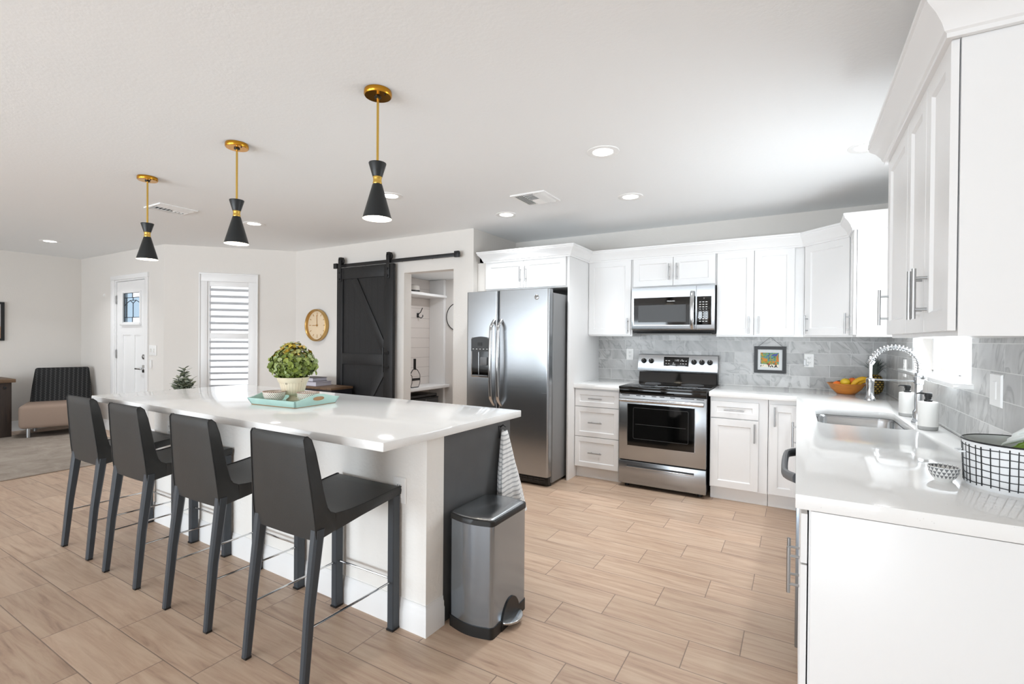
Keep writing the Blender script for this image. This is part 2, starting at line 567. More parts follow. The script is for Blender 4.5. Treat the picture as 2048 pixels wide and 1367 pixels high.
# ------------------------------------------------------------------ mesh helper
class MB:
    def __init__(s):
        s.bm = bmesh.new()
        s.mats = []
        s.cur = 0

    def use(s, m):
        if m not in s.mats:
            s.mats.append(m)
        s.cur = s.mats.index(m)
        return s

    def _add(s, tmp):
        for f in tmp.faces:
            f.material_index = s.cur
        me = bpy.data.meshes.new('tmp')
        tmp.to_mesh(me)
        tmp.free()
        s.bm.from_mesh(me)
        bpy.data.meshes.remove(me)

    def box(s, x0, x1, y0, y1, z0, z1, bev=0.0, seg=2, mtx=None):
        t = bmesh.new()
        x0, x1 = min(x0, x1), max(x0, x1)
        y0, y1 = min(y0, y1), max(y0, y1)
        z0, z1 = min(z0, z1), max(z0, z1)
        v = [t.verts.new(p) for p in ((x0, y0, z0), (x1, y0, z0), (x1, y1, z0), (x0, y1, z0), (x0, y0, z1), (x1, y0, z1), (x1, y1, z1), (x0, y1, z1))]
        for f in ((3, 2, 1, 0), (4, 5, 6, 7), (0, 1, 5, 4), (1, 2, 6, 5), (2, 3, 7, 6), (3, 0, 4, 7)):
            t.faces.new([v[i] for i in f])
        if bev:
            bev = min(bev, 0.49 * min(x1 - x0, y1 - y0, z1 - z0))
            bmesh.ops.bevel(t, geom=list(t.edges), offset=bev, segments=seg, affect='EDGES', profile=0.5)
        if mtx is not None:
            t.transform(mtx)
        s._add(t)
        return s

    def prism(s, pts, a, b, axis='z', bev=0.0, fn=None):
        """extrude a closed 2-D polygon along an axis"""
        t = bmesh.new()

        def P(p, h):
            if fn:
                return fn(p[0], p[1], h)
            return {'z': (p[0], p[1], h), 'y': (p[0], h, p[1]), 'x': (h, p[0], p[1])}[axis]
        lo = [t.verts.new(P(p, a)) for p in pts]
        hi = [t.verts.new(P(p, b)) for p in pts]
        n = len(pts)
        t.faces.new(lo[::-1])
        t.faces.new(hi)
        for i in range(n):
            t.faces.new((lo[i], lo[(i + 1) % n], hi[(i + 1) % n], hi[i]))
        bmesh.ops.recalc_face_normals(t, faces=t.faces)
        if bev:
            bmesh.ops.bevel(t, geom=[e for e in t.edges if e.is_manifold and e.calc_face_angle(0) > 0.6], offset=bev, segments=2, affect='EDGES', profile=0.5)
        s._add(t)
        return s

    def lathe(s, prof, c=(0, 0, 0), seg=32, mtx=None, sx=1.0, sy=1.0):
        t = bmesh.new()
        rings = []
        for r, z in prof:
            if r < 1e-6:
                rings.append([t.verts.new((c[0], c[1], c[2] + z))])
            else:
                rings.append([t.verts.new((c[0] + r * sx * math.cos(2 * PI * k / seg), c[1] + r * sy * math.sin(2 * PI * k / seg), c[2] + z)) for k in range(seg)])
        for a, b in zip(rings, rings[1:]):
            for k in range(seg):
                k2 = (k + 1) % seg
                if len(a) == 1 and len(b) == 1:
                    continue
                if len(a) == 1:
                    t.faces.new((a[0], b[k2], b[k]))
                elif len(b) == 1:
                    t.faces.new((a[k], a[k2], b[0]))
                else:
                    t.faces.new((a[k], a[k2], b[k2], b[k]))
        bmesh.ops.recalc_face_normals(t, faces=t.faces)
        if mtx is not None:
            t.transform(mtx)
        s._add(t)
        return s

    def tube(s, path, r, seg=10, closed=False, flat=None):
        """round bar along a polyline; r may be a list; flat=(a,b) scales the section"""
        t = bmesh.new()
        P = [Vector(p) for p in path]
        n = len(P)
        rs = r if isinstance(r, (list, tuple)) else [r] * n
        rings = []
        up = None
        for i in range(n):
            if closed:
                d = P[(i + 1) % n] - P[i - 1]
            else:
                d = P[min(i + 1, n - 1)] - P[max(i - 1, 0)]
            d.normalize()
            if up is None:
                up = Vector((0, 0, 1)) if abs(d.z) < 0.9 else Vector((1, 0, 0))
            u = (up - d * up.dot(d))
            u.normalize()
            up = u
            w = d.cross(u)
            fa, fb = flat if flat else (1, 1)
            rings.append([t.verts.new(P[i] + rs[i] * (fa * math.cos(2 * PI * k / seg) * u + fb * math.sin(2 * PI * k / seg) * w)) for k in range(seg)])
        m = n if closed else n - 1
        for i in range(m):
            a, b = rings[i], rings[(i + 1) % n]
            for k in range(seg):
                t.faces.new((a[k], a[(k + 1) % seg], b[(k + 1) % seg], b[k]))
        if not closed:
            t.faces.new(rings[0][::-1])
            t.faces.new(rings[-1])
        bmesh.ops.recalc_face_normals(t, faces=t.faces)
        s._add(t)
        return s

    def loft(s, rings, cap=True, closed=True):
        t = bmesh.new()
        V = [[t.verts.new(p) for p in r] for r in rings]
        n = len(V[0])
        for a, b in zip(V, V[1:]):
            for k in range(n if closed else n - 1):
                t.faces.new((a[k], a[(k + 1) % n], b[(k + 1) % n], b[k]))
        if cap and closed:
            t.faces.new(V[0][::-1])
            t.faces.new(V[-1])
        bmesh.ops.recalc_face_normals(t, faces=t.faces)
        s._add(t)
        return s

    def quad(s, *pts):
        t = bmesh.new()
        t.faces.new([t.verts.new(p) for p in pts])
        s._add(t)
        return s

    def sphere(s, c, r, seg=20, rings=12, sc3=(1, 1, 1), rot=None):
        t = bmesh.new()
        bmesh.ops.create_uvsphere(t, u_segments=seg, v_segments=rings, radius=r)
        m = Matrix.Translation(c) @ (rot if rot is not None else Matrix.Identity(4)) @ Matrix.Diagonal((*sc3, 1))
        t.transform(m)
        s._add(t)
        return s

    def sweep(s, path, prof, caps=True):
        """moulding: profile (out, z) swept along a plan polyline, mitred; 'out' is to the right of travel"""
        n = len(path)
        dirs = []
        for i in range(n - 1):
            d = Vector(path[i + 1]) - Vector(path[i])
            d.normalize()
            dirs.append(d)
        rings = []
        for i in range(n):
            if i == 0:
                o = Vector((dirs[0].y, -dirs[0].x))
            elif i == n - 1:
                o = Vector((dirs[-1].y, -dirs[-1].x))
            else:
                a = Vector((dirs[i - 1].y, -dirs[i - 1].x))
                b = Vector((dirs[i].y, -dirs[i].x))
                o = (a + b) / (1 + a.dot(b))
            rings.append([(path[i][0] + o.x * p, path[i][1] + o.y * p, z) for p, z in prof])
        s.loft(rings, cap=caps)
        return s

    def build(s, name, m=None, parent=None, world=True, smooth=35, label=None):
        if m is not None and not s.mats:
            s.mats = [m]
        me = bpy.data.meshes.new(name)
        if parent is not None and world:
            s.bm.transform(INV[parent.name])
        s.bm.to_mesh(me)
        s.bm.free()
        for mm in s.mats:
            me.materials.append(mm)
        if smooth:
            me.polygons.foreach_set('use_smooth', [True] * len(me.polygons))
            me.set_sharp_from_angle(angle=R(smooth))
        o = bpy.data.objects.new(name, me)
        C.objects.link(o)
        if parent is not None:
            o.parent = parent
            INV[o.name] = INV[parent.name]
        else:
            INV[o.name] = Matrix.Identity(4)
        if label:
            o['label'] = label
        return o


INV = {}


def thing(name, label, cat, loc=(0, 0, 0), rz=0.0, group=None, kind=None):
    o = bpy.data.objects.new(name, None)
    o.empty_display_size = 0.1
    C.objects.link(o)
    o.location = loc
    o.rotation_euler = (0, 0, rz)
    o['label'] = label
    o['category'] = cat
    if group:
        o['group'] = group
    if kind:
        o['kind'] = kind
    INV[o.name] = (Matrix.Translation(loc) @ Matrix.Rotation(rz, 4, 'Z')).inverted()
    return o


def tag(o, label, cat, group=None, kind=None):
    o['label'] = label
    o['category'] = cat
    if group:
        o['group'] = group
    if kind:
        o['kind'] = kind
    return o


def struct(o, label, cat):
    return tag(o, label, cat, None, 'structure')


def dup(root, loc, rz, label, group=None):
    def cp(o, par):
        c = o.copy()
        C.objects.link(c)
        if par is not None:
            c.parent = par
        for ch in list(o.children):
            cp(ch, c)
        return c
    r = cp(root, None)
    r.location = loc
    r.rotation_euler = (0, 0, rz)
    r['label'] = label
    if group:
        r['group'] = group
    return r


def text(name, body, size, m, parent, loc, rot, extrude=0.0004):
    cu = bpy.data.curves.new(name, 'FONT')
    cu.body = body
    cu.size = size
    cu.extrude = extrude
    cu.align_x = 'CENTER'
    cu.align_y = 'CENTER'
    tmp = bpy.data.objects.new(name + '_tmp', cu)
    C.objects.link(tmp)
    bpy.context.view_layer.update()
    me = bpy.data.meshes.new_from_object(tmp.evaluated_get(bpy.context.evaluated_depsgraph_get()))
    bpy.data.objects.remove(tmp)
    me.materials.clear()
    me.materials.append(m)
    me.transform(INV[parent.name] @ (Matrix.Translation(loc) @ rot))
    o = bpy.data.objects.new(name, me)
    C.objects.link(o)
    o.parent = parent
    INV[o.name] = INV[parent.name]
    return o


ROTF = Matrix.Rotation(R(90), 4, 'X')        # text upright, facing -Y

# ------------------------------------------------------------------ key dimensions
ZC = 2.509           # ceiling
XR = 0.653           # right (sink) wall
YW = 5.095           # range wall
XA = -2.948          # side of the fridge recess
YB = 4.21            # barn-door wall
DA = (-6.925, 3.08)  # diagonal wall ends
DB = (-5.875, 4.21)
XL = -9.45           # far left wall
YE = 3.08            # entry wall
YR = -4.0            # wall behind the viewer
CT = 0.92            # worktop height
IT = 0.936           # island top height

# ------------------------------------------------------------------ room shell
struct(MB().box(XL - .3, XR + .3, YR - .3, 6.2, -0.15, 0.0).build('floor', M['floor']), 'wood-look plank tile floor', 'floor')
struct(MB().box(XL - .3, XR + .3, YR - .3, 6.2, ZC, ZC + 0.15).build('ceiling', M['ceiling']), 'flat white ceiling', 'ceiling')
struct(MB().box(XA, XR + .15, YW, YW + .15, 0, ZC).build('wall_back', M['wall']), 'greige wall behind the range', 'wall')
W0, W1, WZ0, WZ1 = 2.79, 4.03, 1.17, 2.12
mb = MB()
mb.box(XR, XR + .15, YR, W0, 0, ZC)
mb.box(XR, XR + .15, W1, YW + .15, 0, ZC)
mb.box(XR, XR + .15, W0, W1, 0, WZ0)
mb.box(XR, XR + .15, W0, W1, WZ1, ZC)
struct(mb.build('wall_right', M['wall']), 'greige wall with the sink window', 'wall')
struct(MB().box(XA - .12, XA, YB, YW + .15, 0, ZC).build('wall_recess', M['wall']), 'short greige return wall left of the refrigerator', 'wall')
OX0, OX1, OZ = -3.93, -3.195, 2.11
mb = MB()
mb.box(DB[0], OX0, YB, YB + .12, 0, ZC)
mb.box(OX1, XA - .12, YB, YB + .12, 0, ZC)
mb.box(OX0, OX1, YB, YB + .12, OZ, ZC)
struct(mb.build('wall_barn', M['wall']), 'greige wall with the barn door opening', 'wall')
# diagonal wall with a window opening, in (s, z) along the wall
dl = math.hypot(DB[0] - DA[0], DB[1] - DA[1])
dx, dy = (DB[0] - DA[0]) / dl, (DB[1] - DA[1]) / dl
nx, ny = dy, -dx      # towards the room


def D(s_, z, o=0.0):
    return (DA[0] + dx * s_ + nx * o, DA[1] + dy * s_ + ny * o, z)


def dbox(mb, s0, s1, z0, z1, o0, o1, bev=0.0):
    mt = Matrix(((dx, nx, 0, DA[0]), (dy, ny, 0, DA[1]), (0, 0, 1, 0), (0, 0, 0, 1)))
    t = MB()
    mb.box(s0, s1, min(o0, o1), max(o0, o1), z0, z1, bev, mtx=mt)


V0, V1, VZ0, VZ1 = 0.49, 0.985, 0.42, 2.05
mb = MB()
dbox(mb, 0, V0, 0, ZC, -.14, 0)
dbox(mb, V1, dl, 0, ZC, -.14, 0)
dbox(mb, V0, V1, 0, VZ0, -.14, 0)
dbox(mb, V0, V1, VZ1, ZC, -.14, 0)
struct(mb.build('wall_diagonal', M['wall']), 'angled greige wall with the shuttered window', 'wall')
EX0, EX1, EZ = -8.29, -7.385, 2.12
mb = MB()
mb.box(XL, EX0, YE, YE + .14, 0, ZC)
mb.box(EX1, DA[0], YE, YE + .14, 0, ZC)
mb.box(EX0, EX1, YE, YE + .14, EZ, ZC)
struct(mb.build('wall_entry', M['wall']), 'greige wall with the front door', 'wall')
struct(MB().box(XL - .15, XL, YR, YE + .14, 0, ZC).build('wall_left', M['wall']), 'greige wall behind the lounge chair', 'wall')
mb = MB()
xs = [XL - .15, -8.55, -6.05, -5.55, -3.05, -2.55, -0.05, XR + .15]
for a, b in zip(xs[0::2], xs[1::2]):
    mb.box(a, b, YR - .15, YR, 0, ZC)
for a, b in zip(xs[1::2], xs[2::2]):
    mb.box(a, b, YR - .15, YR, 2.28, ZC)
struct(mb.build('wall_rear', M['wall']), 'wall behind the viewer with three wide openings added to admit fill light', 'wall')  # unseen wall; its openings are invented to let the rear fill in
# closet beyond the opening
mb = MB()
XCL, YCB, ZCC = -4.50, 5.40, 2.165
mb.box(XCL - .1, XCL, YB + .12, YCB + .1, 0, 2.4)
struct(mb.build('wall_closet_left', M['shiplap']), 'pale shiplap side wall of the closet', 'wall')
struct(MB().box(XCL, XA - .12, YCB, YCB + .1, 0, 2.4).build('wall_closet_back', M['wallwhite']), 'pale back wall of the closet', 'wall')
struct(MB().box(XA - .12, XA, YW + .15, YCB + .1, 0, 2.4).build('wall_closet_right', M['wallwhite']), 'right side wall of the closet', 'wall')
struct(MB().box(XCL - .1, XA, YB + .12, YCB + .1, ZCC, ZCC + .1).build('ceiling_closet', M['ceiling']), 'low white closet ceiling', 'ceiling')

# baseboards
BBP = [(0, 0), (0.016, 0), (0.016, 0.10), (0.012, 0.112), (0.012, 0.122), (0.004, 0.14), (0, 0.14)]


def baseboard(name, path, label):
    return struct(MB().sweep(path, BBP).build(name, M['trim']), label, 'baseboard')


baseboard('baseboard_left', [(XL, YR), (XL, YE)], 'white baseboard along the far left wall')
baseboard('baseboard_entry', [(XL, YE), (EX0 - .09, YE)], 'white baseboard left of the front door')
baseboard('baseboard_diagonal', [(EX1 + .09, YE), DA, DB, (OX0 - 1.05, YB)], 'white baseboard under the shuttered window')
baseboard('baseboard_barn', [(OX0 - 1.05, YB), (OX0 - .0, YB)], 'white baseboard below the barn door')
baseboard('baseboard_opening', [(OX1, YB), (XA, YB), (XA, YW)], 'white baseboard beside the refrigerator')

# ------------------------------------------------------------------ backsplash tile
struct(MB().box(-1.88, XR - .008, YW - .008, YW, CT, 1.40).build('wall_backsplash_back', M['marbx']), 'grey marble subway tile behind the range', 'backsplash')
mb = MB()
mb.box(XR - .008, XR, 1.60, W0, CT, 1.40)
mb.box(XR - .008, XR, W1, YW, CT, 1.40)
mb.box(XR - .008, XR, W0, W1, CT, WZ0)
struct(mb.build('wall_backsplash_right', M['marby']), 'grey marble subway tile along the sink wall', 'backsplash')
# sink window
w = thing('window_2', 'bright window above the sink with a pale stone sill', 'window', (XR, 3.41, WZ0), kind='structure')
mb = MB()
mb.box(XR - .075, XR + .10, W0 - .035, W1 + .07, WZ0 - .018, WZ0 + .004, .003)
mb.build('sill', M['quartz'], w)
mb = MB()
for a in ((W0, W0 + .04, WZ0, WZ1), (W1 - .04, W1, WZ0, WZ1), (W0, W1, WZ0, WZ0 + .006), (W0, W1, WZ1 - .04, WZ1), (3.39, 3.43, WZ0, WZ1)):
    mb.box(XR + .09, XR + .125, *a)
mb.build('window_frame', M['trim'], w)
MB().box(XR + .105, XR + .109, W0, W1, WZ0, WZ1).build('window_pane', M['glass'], w)
mb = MB()
for k in range(14):
    z = WZ0 + .25 + k * .05
    mb.box(XR + .03, XR + .078, W0 + .008, W1 - .008, z - .001, z + .001, mtx=Matrix.Translation((XR + .054, 0, z)) @ Matrix.Rotation(R(12), 4, 'Y') @ Matrix.Translation((-(XR + .054), 0, -z)))
mb.box(XR + .035, XR + .073, W0 + .008, W1 - .008, WZ0 + .205, WZ0 + .22, .003)
mb.build('window_blind', M['blind'], w)

# shuttered window on the diagonal wall
w = thing('window_1', 'tall narrow window with white plantation shutters', 'window', D(0.74, VZ0), kind='structure')
mb = MB()
CZ0, CZ1 = 0.33, 2.168
for a in ((0.397, 0.49, 0.42, 2.06), (0.985, 1.08, 0.42, 2.06), (0.397, 1.08, 2.06, CZ1), (0.397, 1.08, CZ0, 0.42)):
    dbox(mb, a[0], a[1], a[2], a[3], -.005, .022, .004)
for a in ((0.396, 0.412, CZ0, CZ1 - .016), (1.065, 1.081, CZ0, CZ1 - .016), (0.396, 1.081, CZ1 - .016, CZ1 + .002)):
    dbox(mb, a[0], a[1], a[2], a[3], .0, .034, .004)
mb.build('window_frame', M['trim'], w)
mb = MB()
for a in ((0.485, 0.515, 0.42, 2.06), (0.962, 0.99, 0.42, 2.06), (0.515, 0.962, 2.0, 2.06), (0.515, 0.962, 0.42, 0.50), (0.515, 0.962, 1.318, 1.392)):
    dbox(mb, a[0], a[1], a[2], a[3], -.022, .008, .003)
mb.build('shutter_frame', M['trim'], w)
mb = MB()
for z0, z1 in ((0.50, 1.318), (1.392, 2.0)):
    nl = int(round((z1 - z0) / 0.083))
    for k in range(nl):
        z = z0 + (k + .5) * (z1 - z0) / nl
        a = R(24)
        pts = []
        for q in range(12):
            th = 2 * PI * q / 12
            u_, v_ = 0.036 * math.cos(th), 0.0055 * math.sin(th)
            pts.append((u_ * math.cos(a) - v_ * math.sin(a) - .01, z + u_ * math.sin(a) + v_ * math.cos(a)))
        mb.prism(pts, 0.513, 0.964, fn=lambda p, q, h: D(h, q, p))
mb.build('louvers', M['louver'], w)
mb = MB()
dbox(mb, V0, V1, VZ0, VZ1, -.112, -.108)
mb.build('window_pane', M['glass'], w)

# front door
d = thing('door_1', 'white front door with a small leaded glass light', 'door', (-7.83, YE, 0), kind='structure')
mb = MB()
mb.box(EX0 - .10, EX0 + .0, YE - .02, YE + .0, 0, EZ, .002)
mb.box(EX1 - .0, EX1 + .07, YE - .02, YE + .0, 0, EZ, .002)
mb.box(EX0 - .104, EX1 + .074, YE - .024, YE, EZ, 2.18, .004)
mb.box(EX0, EX0 + .018, YE, YE + .14, 0, EZ)
mb.box(EX1 - .018, EX1, YE, YE + .14, 0, EZ)
mb.box(EX0 + .018, EX1 - .018, YE, YE + .14, EZ - .018, EZ)
mb.build('door_casing', M['trim'], d)
mb = MB()
DX0, DX1, DY = -8.262, -7.407, YE + .012
GX0, GX1, GZ0, GZ1 = -8.085, -7.57, 1.535, 1.935
mb.box(DX0, GX0, DY, DY + .044, 0.01, 2.095)
mb.box(GX1, DX1, DY, DY + .044, 0.01, 2.095)
mb.box(GX0, GX1, DY, DY + .044, GZ1, 2.095)
mb.box(GX0, GX1, DY, DY + .044, 1.36, GZ0)
mb.box(GX0, GX1, DY, DY + .044, 0.01, 0.22)
mb.box(-7.86, -7.74, DY, DY + .044, 0.22, 1.36)
mb.box(GX0, GX1, DY + .012, DY + .036, 0.22, 1.36)
mb.box(GX0 - .03, GX1 + .03, DY - .03, DY, GZ0 - .045, GZ0 - .012, .006)
mb.box(GX0 - .02, GX0 + .012, DY - .012, DY, GZ0 - .01, GZ1 + .02, .003)
mb.box(GX1 - .012, GX1 + .02, DY - .012, DY, GZ0 - .01, GZ1 + .02, .003)
mb.build('door_slab', M['trim'], d)
gw, gh = GX1 - GX0, GZ1 - GZ0
mb = MB()
mb.use(M['frost'])
mb.box(GX0, GX0 + .46 * gw, DY + .02, DY + .024, GZ0, GZ1)
mb.box(GX0 + .46 * gw, GX1, DY + .02, DY + .024, GZ0 + .16 * gh, GZ0 + .84 * gh)
mb.use(M['glass'])
mb.box(GX0 + .46 * gw, GX1, DY + .02, DY + .024, GZ0, GZ0 + .16 * gh)
mb.box(GX0 + .46 * gw, GX1, DY + .02, DY + .024, GZ0 + .84 * gh, GZ1)
mb.build('glass_pane', None, d)
mb = MB()


def gp(u, v):
    return (GX0 + u * gw, DY + .018, GZ0 + v * gh)


for pth in ([(0, .16), (1, .16)], [(0, .84), (1, .84)], [(.12, 0.16), (.12, .84)], [(.88, .16), (.88, .84)], [(.46, 0), (.46, .16)], [(.46, .84), (.46, 1)], [(.5, .16), (.5, .64)],
            [(0, .56), (.15, .66), (.33, .74), (.5, .64)], [(1, .56), (.85, .66), (.67, .74), (.5, .64)], [(.33, .74), (.67, .74)], [(.5, .74), (.5, .84)], [(.0, 0), (0, 1)], [(0, 1), (1, 1)]):
    mb.tube([gp(*p) for p in pth], .0045, 6)
mb.build('leaded_came', M['lead'], d)
mb = MB()
for z in (1.85, 1.09, 0.3):
    mb.box(DX0 - .022, DX0 + .006, DY - .012, DY + .002, z - .06, z + .06, .003)
mb.build('hinge', M['nickel'], d)
mb = MB()
mb.lathe([(0, 0), (.034, 0), (.034, .012), (.018, .02), (0, .03)], seg=20, mtx=Matrix.Translation((-7.468, DY, 1.07)) @ Matrix.Rotation(R(90), 4, 'X'))
mb.build('deadbolt', M['nickel'], d)
mb = MB()
mb.box(-7.50, -7.44, DY - .012, DY, .86, .96, .003)
mb.box(-7.61, -7.46, DY - .055, DY - .04, .90, .922, .004)
mb.box(-7.485, -7.455, DY - .05, DY - .01, .897, .925, .004)
mb.build('door_handle', M['chrome'], d)

# light switch and bell box by the front door
t = thing('light_switch', 'white double switch plate between front door and window', 'switch', (-7.195, YE, 1.16))
MB().box(-7.29, -7.10, YE - .008, YE, 1.095, 1.225, .003).build('cover_plate', M['plate'], t)
for sx in (-7.235, -7.155):
    MB().box(sx - .012, sx + .012, YE - .018, YE - .007, 1.135, 1.185, .003).build('toggle', M['ceramic'], t)
tag(MB().box(-7.255, -7.215, YE - .02, YE, .93, 1.04, .004).build('door_sensor', M['plate']), 'small white sensor box beneath the entry switch plate', 'sensor')
tag(MB().lathe([(0, 0), (.022, 0), (.02, .012), (0, .016)], seg=16, mtx=Matrix.Translation((-8.63, YE, 1.93)) @ Matrix.Rotation(R(90), 4, 'X')).build('door_chime_button', M['plate']), 'tiny round button on the wall left of the front door', 'sensor')

# ------------------------------------------------------------------ cabinet builders


class Face:
    """local frame on a cabinet front: u right, v up, d out of the face"""

    def __init__(s, o, u, n):
        s.o, s.u, s.n = Vector(o), Vector(u), Vector(n)

    def __call__(s, u, v, d_):
        return tuple(s.o + s.u * u + s.n * d_ + Vector((0, 0, v)))


FB = Face((0, 4.7847, 0), (1, 0, 0), (0, -1, 0))      # upper run on range wall, u = world x
FO = Face((0, 4.29, 0), (1, 0, 0), (0, -1, 0))        # over the refrigerator
FL = Face((0, 4.44, 0), (1, 0, 0), (0, -1, 0))        # base run on range wall
FR = Face((0.3605, 0, 0), (0, -1, 0), (-1, 0, 0))     # uppers on right wall, u = -world y
FS = Face((0.034, 0, 0), (0, -1, 0), (-1, 0, 0))      # bases on right wall


def shaker(name, F, u0, u1, v0, v1, parent, s=.057, th=.02, rec=.009, m=None):
    t = bmesh.new()

    def ring(i, d_):
        return [t.verts.new(F(*p, d_)) for p in ((u0 + i, v0 + i), (u1 - i, v0 + i), (u1 - i, v1 - i), (u0 + i, v1 - i))]
    b = ring(0, 0.0035)
    e0 = ring(0, th - .0015)
    e = ring(.0015, th)
    i1 = ring(s, th)
    i2 = ring(s + .007, th - rec)
    t.faces.new(b[::-1])
    for A, B in ((b, e0), (e0, e), (e, i1), (i1, i2)):
        for k in range(4):
            t.faces.new((A[k], A[(k + 1) % 4], B[(k + 1) % 4], B[k]))
    t.faces.new(i2)
    bmesh.ops.recalc_face_normals(t, faces=t.faces)
    mb = MB()
    mb._add(t)
    return mb.build(name, m or M['cab'], parent, smooth=25)


def pull(F, u, v, L, vert, parent, th=.02, r=.006):
    mb = MB()
    so = th + .032
    a = (0, L / 2) if vert else (L / 2, 0)
    b = (0, L * .31) if vert else (L * .31, 0)
    mb.tube([F(u - a[0], v - a[1], so), F(u + a[0], v + a[1], so)], r, 12)
    for sg in (-1, 1):
        mb.tube([F(u + sg * b[0], v + sg * b[1], th - .001), F(u + sg * b[0], v + sg * b[1], so)], r * .75, 10)
    return mb.build('handle', M['nickel'], parent)


def carcass(mb, F, u0, u1, v0, v1, depth):
    t = bmesh.new()
    lo = [t.verts.new(F(u, v, -depth)) for u, v in ((u0, v0), (u1, v0), (u1, v1), (u0, v1))]
    hi = [t.verts.new(F(u, v, 0.0)) for u, v in ((u0, v0), (u1, v0), (u1, v1), (u0, v1))]
    t.faces.new(lo)
    t.faces.new(hi)
    for k in range(4):
        t.faces.new((lo[k], lo[(k + 1) % 4], hi[(k + 1) % 4], hi[k]))
    bmesh.ops.recalc_face_normals(t, faces=t.faces)
    mb._add(t)


G = .0018
ZU, ZT = 1.385, 2.147
UG = 'white wall cabinets'
BG = 'white base cabinets'


def upper(F, u0, u1, v0, v1, depth, doors, label, door_u=None, loc=None):
    """doors: list of (u0,u1,pull_u,pull_v)"""
    c = F((u0 + u1) / 2, v0, -depth / 2)
    t = thing('upper_cabinet', label, 'cabinet', c, 0, UG)
    mb = MB()
    carcass(mb, F, u0, u1, v0, v1, depth)
    mb.build('cabinet_box', M['cab'], t)
    for a, b, pu, pv in doors:
        dr = shaker('door', F, a + G, b - G, v0 + G + .012, v1 - G, t)
        if pu is not None:
            pull(F, pu, pv, .155, True, dr)
    return t


# over the refrigerator, with the tall end panel
upper(FO, -2.84, -1.897, 1.85, ZT, .79, [(-2.835, -2.379, -2.41, 2.0), (-2.379, -1.915, -2.348, 2.0)], 'short white two-door cabinet above the refrigerator')
tag(MB().box(-1.895, -1.878, 4.272, YW - .002, 0, ZT, .001).build('end_panel', M['cab']), 'tall plain white panel right of the refrigerator', 'panel')
tag(MB().box(-2.945, -2.842, 4.29, 4.31, 1.85, ZT).build('filler_strip', M['wall']), 'filler strip left of the cabinet above the refrigerator', 'panel')
upper(FB, -1.876, -1.418, ZU, ZT, .305, [(-1.876, -1.43, -1.459, 1.487)], 'white single-door wall cabinet left of the microwave')
upper(FB, -1.416, -.641, 1.856, ZT, .305, [(-1.41, -1.026, -1.062, 2.0), (-1.026, -.65, -.99, 2.0)], 'short white two-door cabinet directly above the microwave')
upper(FB, -.639, .046, ZU, ZT, .305, [(-.636, -.332, -.372, 1.487), (-.332, -.022, -.295, 1.487)], 'tall white two-door wall cabinet right of the microwave')
# diagonal corner unit
q = math.sqrt(.5)
c0 = (0.048, 4.7847)
t = thing('upper_cabinet', 'white corner wall cabinet with an angled door', 'cabinet', (.35, 4.8, ZU), 0, UG)
mb = MB()
mb.prism([(0.048, 4.7847), (0.048, YW - .01), (XR - .01, YW - .01), (XR - .01, 4.49), (0.3605, 4.49), (0.3605, 4.4722)], ZU, ZT)
mb.build('cabinet_box', M['cab'], t)
FD = Face((0.048, 4.7847, 0), (q, -q, 0), (-q, -q, 0))
dr = shaker('door', FD, .02, .425, ZU + .013, ZT - G, t)
pull(FD, .055, 1.487, .155, True, dr)
upper(FR, -4.47, -4.20, ZU, ZT, .285, [(-4.465, -4.20, -4.435, 1.487)], 'narrow white wall cabinet between corner cabinet and sink window')
upper(FR, -2.70, -2.262, ZU - .017, ZT, .285, [(-2.70, -2.262, -2.655, 1.50)], 'white single-door wall cabinet beside the sink window, in the foreground pair')
upper(FR, -2.258, -1.68, ZU - .017, ZT, .285, [(-2.258, -1.962, -1.997, 1.50), (-1.96, -1.682, -1.925, 1.50)], 'nearest white two-door wall cabinet, at the upper right edge of the photo')

# crown moulding
CP = [(0, 2.14), (0.014, 2.14), (0.014, 2.152), (0.020, 2.157), (0.026, 2.175), (0.042, 2.20), (0.060, 2.218), (0.064, 2.224), (0.064, 2.232), (0.070, 2.236), (0.070, 2.25), (0, 2.25)]
o = MB().sweep([(-2.84, 4.30), (-2.84, 4.272), (-1.877, 4.272), (-1.877, 4.765), (.040, 4.765), (.3405, 4.4645), (.3405, 4.19), (XR - .002, 4.19)], CP).build('trim_1', M['cab'], smooth=30)
struct(o, 'white crown moulding above the range wall cabinets', 'crown moulding')
mb = MB().sweep([(.3405 + .3, 2.705), (.3405, 2.705), (.3405, 1.675), (.3405 + .3, 1.675)], [(a, b) for a, b in CP])
struct(mb.build('trim_2', M['cab'], smooth=30), 'white crown moulding above the foreground wall cabinets', 'crown moulding')

# ------------------------------------------------------------------ base cabinets
ZB0, ZB1 = .113, .872


def base(F, u0, u1, label, fronts, depth=.61, toe=.045, top=None):
    c = F((u0 + u1) / 2, 0, -depth / 2)
    t = thing('base_cabinet', label, 'cabinet', c, 0, BG)
    mb = MB()
    carcass(mb, F, u0, u1, ZB0 - .005, top or ZB1 + .004, depth)
    if top:
        carcass(mb, F, u0, u1, top, ZB1 + .004, .02)
    mb.build('cabinet_box', M['cab'], t)
    mb = MB()
    F2 = Face(F(0, 0, -toe), F.u, F.n)
    carcass(mb, F2, u0, u1, 0, ZB0 - .005, depth - toe)
    mb.build('toe_kick', M['cab'], t)
    for kind, a, b, v0, v1, hd in fronts:
        s = .045 if kind == 'drawer' else .057
        dr = shaker(kind, F, a + G, b - G, v0 + G, v1 - G, t, s=s)
        if hd:
            pull(F, hd[0], hd[1], hd[2], hd[3], dr)
    return t


